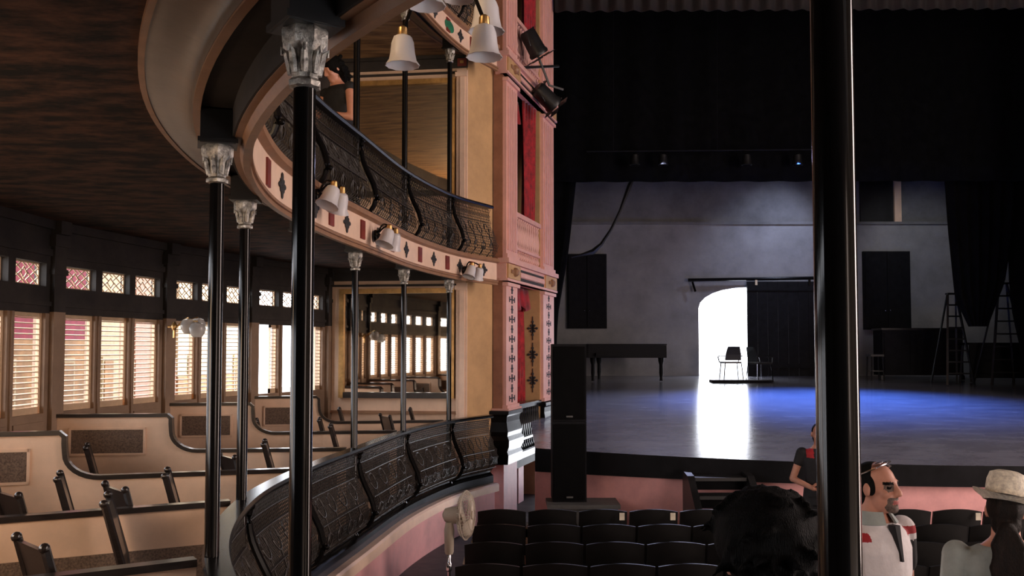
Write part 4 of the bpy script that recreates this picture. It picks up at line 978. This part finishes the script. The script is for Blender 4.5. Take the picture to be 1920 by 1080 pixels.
# ================================================================== PEOPLE
def fuse(name, mb, voxel, m, parent, smooth_it=4, regions=None):
    me = mb.mesh(name+'_raw'); o = bpy.data.objects.new(name+'_tmp', me); COL.objects.link(o)
    rm = o.modifiers.new('r', 'REMESH'); rm.mode = 'VOXEL'; rm.voxel_size = voxel
    sm = o.modifiers.new('s', 'SMOOTH'); sm.iterations = smooth_it; sm.factor = 0.5
    dg = bpy.context.evaluated_depsgraph_get(); ev = o.evaluated_get(dg); me2 = bpy.data.meshes.new_from_object(ev); me2.name = name
    bpy.data.objects.remove(o); bpy.data.meshes.remove(me); me2.materials.clear()
    me2.materials.append(MATS[m])
    for p in me2.polygons: p.use_smooth = True
    if regions:
        for mm, fn in regions:
            me2.materials.append(MATS[mm]); idx = len(me2.materials)-1
            for p in me2.polygons:
                if fn(p.center): p.material_index = idx
    o2 = bpy.data.objects.new(name, me2); COL.objects.link(o2); o2.parent = parent; return o2
def xf(mb, M):
    mb.v = [tuple(M @ Vector(p)) for p in mb.v]; return mb
def merge(a, b): a.add(b.v, b.f); return a
def capsule(mb, a, b, ra, rb, n=12):
    a = Vector(a); b = Vector(b); mb.tube([a, b], [ra, rb], n); mb.ball(a, ra, n, 8); mb.ball(b, rb, n, 8)
def head_mb(female=False):
    h = MB()
    h.ball((0, -0.008, 0.022), (0.074, 0.096, 0.098), 24, 18)
    h.ball((0, 0.028, -0.045), (0.058, 0.066, 0.072), 20, 14); h.ball((0, 0.072, -0.093), (0.030, 0.024, 0.022), 12, 8)
    h.ball((0, 0.074, 0.030), (0.052, 0.022, 0.013), 14, 8)
    for s in (-1, 1):
        h.ball((s*0.040, 0.064, -0.022), (0.024, 0.024, 0.022), 12, 8)
        h.ball((s*0.030, 0.078, 0.008), (0.014, 0.010, 0.009), 10, 8)
        h.ball((s*0.078, -0.008, -0.004), (0.010, 0.022, 0.032), 10, 8, Matrix.Rotation(R(-18*s), 3, 'Z'))
        h.ball((s*0.010, 0.101, -0.030), 0.009, 8, 6)
    h.tube([(0, 0.086, 0.025), (0, 0.098, 0.0), (0, 0.112, -0.022)], [0.010, 0.012, 0.014], 10); h.ball((0, 0.110, -0.026), (0.014, 0.013, 0.012), 10, 8)
    h.ball((0, 0.088, -0.056), (0.024, 0.012, 0.007), 10, 6); h.ball((0, 0.087, -0.068), (0.021, 0.012, 0.007), 10, 6)
    return h
def hand_mb(wrist, direction, up, side, curl=0.5, sc=1.0):
    d = Vector(direction).normalized(); u = Vector(up); x = d.cross(u).normalized(); u = x.cross(d)
    M = Matrix((x, d, u)).transposed().to_4x4(); M.translation = Vector(wrist)
    h = MB(); h.ball((0, 0.045, 0), (0.040, 0.052, 0.015), 14, 10); h.ball((0, 0.0, 0), (0.026, 0.03, 0.018), 10, 8)
    for k, L in enumerate((0.066, 0.076, 0.070, 0.054)):
        xx = -0.032+0.0215*k; p = Vector((xx, 0.082-abs(k-1.2)*0.004, 0)); ang = 0
        for j, f in enumerate((0.45, 0.32, 0.23)):
            ang += curl*(0.5+0.3*j); q = p+Vector((xx*0.10, math.cos(ang), -math.sin(ang))).normalized()*L*f; capsule(h, p, q, 0.0085-0.001*j, 0.0075-0.001*j, 8); p = q
    tx = -1 if side < 0 else 1
    p = Vector((tx*0.034, 0.03, 0)); q = p+Vector((tx*0.028, 0.026, -0.008)); capsule(h, p, q, 0.0115, 0.010, 8); capsule(h, q, q+Vector((tx*0.008, 0.030, -0.010)), 0.010, 0.0075, 8)
    h.v = [tuple(Vector(v)*sc) for v in h.v]
    return xf(h, M)
TORSO = [(0.80, 0.150, 0.105, 0), (0.88, 0.168, 0.115, -0.005), (0.96, 0.160, 0.112, 0), (1.07, 0.140, 0.098, 0.005), (1.20, 0.158, 0.110, 0.008), (1.31, 0.172, 0.112, 0.0), (1.385, 0.160, 0.092, -0.01), (1.43, 0.095, 0.066, -0.015), (1.47, 0.056, 0.056, -0.015), (1.54, 0.052, 0.054, -0.008)]
def rings(lst, e=0.0, wide=1.0):
    mb = MB(); rr = []
    for z, rx, ry, yo in lst:
        rr.append([Vector(((rx*wide+e)*math.cos(2*math.pi*k/24), yo+(ry+e)*math.sin(2*math.pi*k/24), z)) for k in range(24)])
    mb.loft(rr); return mb
def person(name_label, loc, rz, height, lean=0.0, head_rot=(0, 0, 0), arms=None, wide=1.0, clothes=None, skin='skin', regions=None, voxel=0.009, head_voxel=None, hair=None, extras=None, sleeve=0.55):
    sc = height/1.705; r = empty('person', loc, rz); r.scale = (sc, sc, sc); tag(r, name_label, 'person')
    Lm = Matrix.Translation((0, 0, 0.92)) @ Matrix.Rotation(lean, 4, 'X') @ Matrix.Translation((0, 0, -0.92))
    body = MB(); merge(body, xf(rings(TORSO, 0, wide), Lm))
    hm = Lm @ Matrix.Translation((0, 0.012, 1.590)) @ (Matrix.Rotation(head_rot[2], 4, 'Z') @ Matrix.Rotation(head_rot[0], 4, 'X') @ Matrix.Rotation(head_rot[1], 4, 'Y'))
    merge(body, xf(head_mb(), hm))
    sh = {s: Lm @ Vector((s*0.185*wide, -0.01, 1.375)) for s in (-1, 1)}
    A = arms or {-1: ((-0.25, -0.02, 1.09), (-0.24, 0.10, 0.84), (0.0, 0.3, -1), (-1, 0, 0)), 1: ((0.25, -0.02, 1.09), (0.24, 0.10, 0.84), (0.0, 0.3, -1), (1, 0, 0))}
    for s in (-1, 1):
        el, wr, hd, hu = A[s]; capsule(body, sh[s], el, 0.050, 0.038); capsule(body, el, wr, 0.039, 0.026); merge(body, hand_mb(wr, hd, hu, s))
        hip = Vector((s*0.09, 0, 0.86)); kn = Vector((s*0.10, 0.015, 0.48)); an = Vector((s*0.105, -0.02, 0.07))
        capsule(body, hip, kn, 0.085, 0.055); capsule(body, kn, an, 0.055, 0.036)
        body.ball((s*0.107, 0.05, 0.035), (0.042, 0.11, 0.035), 12, 8)
    inv = hm.inverted(); reg = []
    for mm, fn in (regions or []): reg.append((mm, (lambda fn_: (lambda c: fn_(inv @ c)))(fn)))
    fuse('body', body, voxel, skin, r, 3, reg)
    cl = clothes or {}
    if 'top' in cl:
        t_ = MB(); merge(t_, xf(rings([q for q in TORSO if 0.85 <= q[0] <= 1.44], 0.014, wide), Lm))
        for s in (-1, 1):
            el = Vector(A[s][0]); e = sh[s].lerp(el, sleeve); capsule(t_, sh[s], e, 0.066, 0.060 if sleeve > 0.3 else 0.03)
        fuse('shirt', t_, voxel*1.1, cl['top'], r, 3, [(mm, fn) for mm, fn in cl.get('top_regions', [])])
    t_ = MB(); merge(t_, rings([q for q in TORSO if q[0] <= 0.97], 0.012, wide))
    for s in (-1, 1):
        capsule(t_, (s*0.09, 0, 0.86), (s*0.10, 0.015, 0.48), 0.098, 0.072); capsule(t_, (s*0.10, 0.015, 0.48), (s*0.105, -0.02, 0.10), 0.070, 0.058)
    fuse('trousers', t_, voxel*1.1, cl.get('bottom', 'denim'), r, 3)
    for s in (-1, 1):
        t_ = MB(); t_.ball((s*0.107, 0.052, 0.040), (0.052, 0.125, 0.045), 14, 10); t_.v = [(x, y, max(0.0, z)) for x, y, z in t_.v]; t_.build('shoe', 'black_cloth', r, True)
    if hair: fuse('hair', xf(hair, hm), 0.007, cl.get('hair', 'hair'), r, 2)
    if extras: extras(r, hm, Lm)
    return r
# ---- dark haired viewer close by, seen from behind
hb = MB(); hb.ball((0, -0.020, 0.052), (0.112, 0.128, 0.103), 24, 18); hb.ball((0, -0.055, -0.06), (0.082, 0.075, 0.10), 20, 14)
rng = random.Random(3)
for k in range(230):
    th = rng.uniform(0, 2*math.pi); ph = rng.uniform(-0.9, 1.5); d = Vector((math.cos(th)*math.cos(ph), math.sin(th)*math.cos(ph), math.sin(ph)))
    if (d.y > 0.45 and d.z < 0.5) or (d.z < 0.15 and d.y > -0.4): continue
    b_ = Vector((0, -0.022, 0.025)); pnt = b_+Vector((d.x*0.108, d.y*0.122, d.z*0.118)); hb.tube([pnt-d*0.02, pnt+d*0.010+Vector((0.012*math.sin(k), 0.01*math.cos(k*2), 0.006)), pnt+d*0.016+Vector((0.03*math.sin(k), 0.02*math.cos(k*2), -0.012))], [0.010, 0.008, 0.003], 6)
topz = P(1437, 905, 1.95).z; fz = floor_z(1.95)
person('person close by with bushy black hair, seen from behind left of the nearest column', (P(1437, 900, 1.95).x, 1.95, fz), R(-8), topz-fz-0.05, clothes={'top': 'black_cloth', 'bottom': 'denim'}, hair=hb, skin='skin_light', voxel=0.010)
# ---- man in white polo shirt
def brow(c): return 0.020 < c.z < 0.034 and 0.014 < abs(c.x) < 0.052 and c.y > 0.05
def eyes(c): return -0.012 < c.z < 0.020 and 0.012 < abs(c.x) < 0.050 and c.y > 0.052
def pupils(c): return -0.001 < c.z < 0.012 and 0.020 < abs(c.x) < 0.042 and c.y > 0.06
def beard(c): return (c.y > 0.055 and -0.115 < c.z < -0.040 and abs(c.x) < 0.042 and not (-0.072 < c.z < -0.052 and abs(c.x) < 0.022)) and c.z > -0.118
def mouth(c): return c.y > 0.075 and -0.070 < c.z < -0.053 and abs(c.x) < 0.022
hb = MB(); hb.ball((0, -0.028, 0.030), (0.081, 0.085, 0.094), 20, 14); hb.ball((0, -0.06, -0.045), (0.068, 0.045, 0.05), 14, 10)
for s in (-1, 1): hb.ball((s*0.066, 0.008, 0.012), (0.014, 0.026, 0.045), 10, 8)
def man_extras(r, hm, Lm):
    def part(mb, nm, m, sm=True): return xf(mb, hm).build(nm, m, r, sm)
    g = MB()
    for s in (-1, 1):
        g.tube([(s*0.062, 0.035, 0.095), (s*0.080, -0.03, 0.07), (s*0.080, -0.09, 0.05)], 0.004, 6)
    g.tube([(-0.06, 0.04, 0.098), (0, 0.052, 0.112), (0.06, 0.04, 0.098)], 0.004, 6); go = part(g, 'sunglasses', 'chrome')
    for s in (-1, 1):
        l = MB(); l.ball((s*0.034, 0.028, 0.114), (0.030, 0.028, 0.006), 14, 8, Matrix.Rotation(R(20), 3, 'X')); xf(l, hm).build('lens', 'chrome', go, True)
    # polo collar and dark placket
    c = MB(); rr = []
    for k in range(25):
        a = R(108)+R(324)*k/24
        ca, sa = math.cos(a), math.sin(a)
        rr.append([Vector((0.066*ca, -0.014+0.066*sa, 1.478)), Vector((0.116*ca, -0.012+0.092*sa, 1.428)), Vector((0.124*ca, -0.012+0.102*sa, 1.432)), Vector((0.074*ca, -0.014+0.074*sa, 1.486))])
    c.loft(rr); c.build('collar', 'grey_cloth', r, True)
    p_ = MB(); p_.prism([Vector((-0.018, 0.107, 1.43)), Vector((0.018, 0.107, 1.43)), Vector((0.006, 0.134, 1.27)), Vector((-0.006, 0.134, 1.27))], (0, -0.03, 0), (0, 0.008, 0)); p_.build('placket', 'black_cloth', r)
fz = floor_z(4.3); top = P(1645, 868, 4.3).z
person('man in white polo shirt with sunglasses on his head, right of the nearest column', (P(1641, 900, 4.3).x, 4.3, fz), R(-148), top-fz, clothes={'top': 'white_cloth', 'bottom': 'denim', 'top_regions': [('red_cloth', lambda c: abs(c.x) > 0.13 and c.z > 1.36 and c.z < 1.40), ('black_cloth', lambda c: abs(c.x) > 0.19 and c.z < 1.33)]},
       head_rot=(R(4), 0, R(4)), skin='skin_light', regions=[('stubble', eyes), ('hair', brow), ('hair', pupils), ('stubble', beard), ('lip', mouth)], voxel=0.0065, hair=hb, extras=man_extras, wide=1.12)
# ---- woman with straw hat, from behind
hb = MB(); hb.ball((0, -0.020, 0.020), (0.082, 0.100, 0.095), 20, 14); hb.ball((0, -0.055, -0.05), (0.066, 0.055, 0.07), 16, 12)
hb.ball((0, -0.115, -0.085), (0.045, 0.035, 0.05), 14, 10)
for k in range(16):
    a = (k-7.5)/7.5; hb.tube([(a*0.02, -0.12, -0.06), (a*0.055, -0.148, -0.14), (a*0.062, -0.150, -0.24), (a*0.045+0.01*math.sin(k), -0.146, -0.33), (a*0.02, -0.145, -0.40)], [0.016, 0.022, 0.022, 0.018, 0.004], 7)
def hat_extras(r, hm, Lm):
    Hm = hm @ Matrix.Translation((0, -0.012, 0.050)) @ Matrix.Rotation(R(-12), 4, 'X') @ Matrix.Rotation(R(7), 4, 'Y')
    h = MB(); n = 36; rr = []
    prof = [(0.142, 0.012, 0.012), (0.150, 0.016, 0.010), (0.120, 0.004, 0.004), (0.098, 0.0, 0.0), (0.094, 0.03, 0.03), (0.091, 0.095, 0.095), (0.080, 0.130, 0.12), (0.050, 0.142, 0.13), (0.0, 0.120, 0.115)]
    for rad, zs_, zf_ in prof:
        ring = []
        for k in range(n):
            a = 2*math.pi*k/n; up_ = abs(math.cos(a)); zz = zs_+(0.028*up_**2 if rad > 0.11 else 0)-(0.018*max(0, math.sin(a)) if rad > 0.11 else 0)
            pinch = 1-0.18*max(0, math.sin(a))*(zs_/0.11) if rad < 0.095 else 1
            ring.append(Hm @ Vector((rad*math.cos(a)*pinch*0.95, rad*1.12*math.sin(a), zz)))
        rr.append(ring)
    h.loft(rr, caps=False); ho = h.build('straw_hat', 'straw', None, True); ho.parent = r; ho.modifiers.new('th', 'SOLIDIFY').thickness = 0.004
    b = MB(); b.loft([[Hm @ Vector(((0.100-0.003*i)*0.95*math.cos(2*math.pi*k/n), (0.100-0.003*i)*1.12*math.sin(2*math.pi*k/n), 0.004+0.022*i)) for k in range(n)] for i in (0, 1)], caps=False); b.build('hat_band', 'black_cloth', ho, True)
fz = floor_z(4.1); top = P(1885, 884, 4.1).z
person('woman in grey shirt and straw hat with ponytail, at the right edge', (P(1883, 900, 4.1).x, 4.1, fz), R(-24), top-fz-0.07, clothes={'top': 'grey_cloth', 'bottom': 'denim', 'hair': 'hair_brown'}, hair=hb, extras=hat_extras, skin='skin_light', wide=1.15)
# ---- person by the stage, half hidden by the column
hb = MB(); hb.ball((0, -0.02, 0.030), (0.080, 0.092, 0.096), 20, 14); hb.ball((0, -0.05, -0.04), (0.07, 0.06, 0.08), 14, 10)
fz = -0.64; top = P(1540, 795, 9.75).z
person('person in black top with folded arms by the stage, half behind the nearest column', (P(1535, 800, 9.75).x, 9.75, fz), R(165), top-fz, clothes={'top': 'black_cloth', 'bottom': 'black_cloth', 'top_regions': [('red_cloth', lambda c: 0.06 < c.x < 0.14 and c.z > 1.33)]}, hair=hb, sleeve=0.35,
       arms={-1: ((-0.27, 0.0, 1.10), (-0.05, 0.20, 1.05), (1, 0.2, 0.1), (0, 0.3, 1)), 1: ((0.29, 0.0, 1.08), (0.07, 0.21, 1.00), (-1, 0.2, 0.1), (0, 0.3, 1))})
# ---- woman leaning on the upper balustrade
hb = MB(); hb.ball((0, -0.022, 0.030), (0.094, 0.108, 0.108), 20, 14); hb.ball((0, -0.055, -0.07), (0.088, 0.062, 0.11), 16, 12)
for k in range(40):
    a = rng.uniform(0, 2*math.pi); z = rng.uniform(-0.16, 0.09)
    if math.sin(a) > 0.25: continue
    pnt = Vector((0.092*math.cos(a), -0.03+0.105*math.sin(a), z)); hb.ball(pnt, 0.022, 8, 6)
wy = 9.15; wp = Vector((P(646, 200, wy).x, wy, 3.0))
wr_ = 0.92
person('woman in sleeveless black dress leaning over the upper gallery balustrade', (wp.x, wp.y, 3.001), R(140), 1.72, lean=R(-12), head_rot=(R(-20), 0, R(-10)), clothes={'top': 'black_cloth', 'bottom': 'black_cloth'}, hair=hb, sleeve=0.05, skin='skin_light',
       arms={-1: ((-0.30, 0.16, 1.04), (-0.08, 0.34, 1.08), (0.8, 0.4, 0.2), (0, 0, 1)), 1: ((0.30, 0.16, 1.04), (0.08, 0.34, 1.06), (-0.8, 0.4, 0.2), (0, 0, 1))})
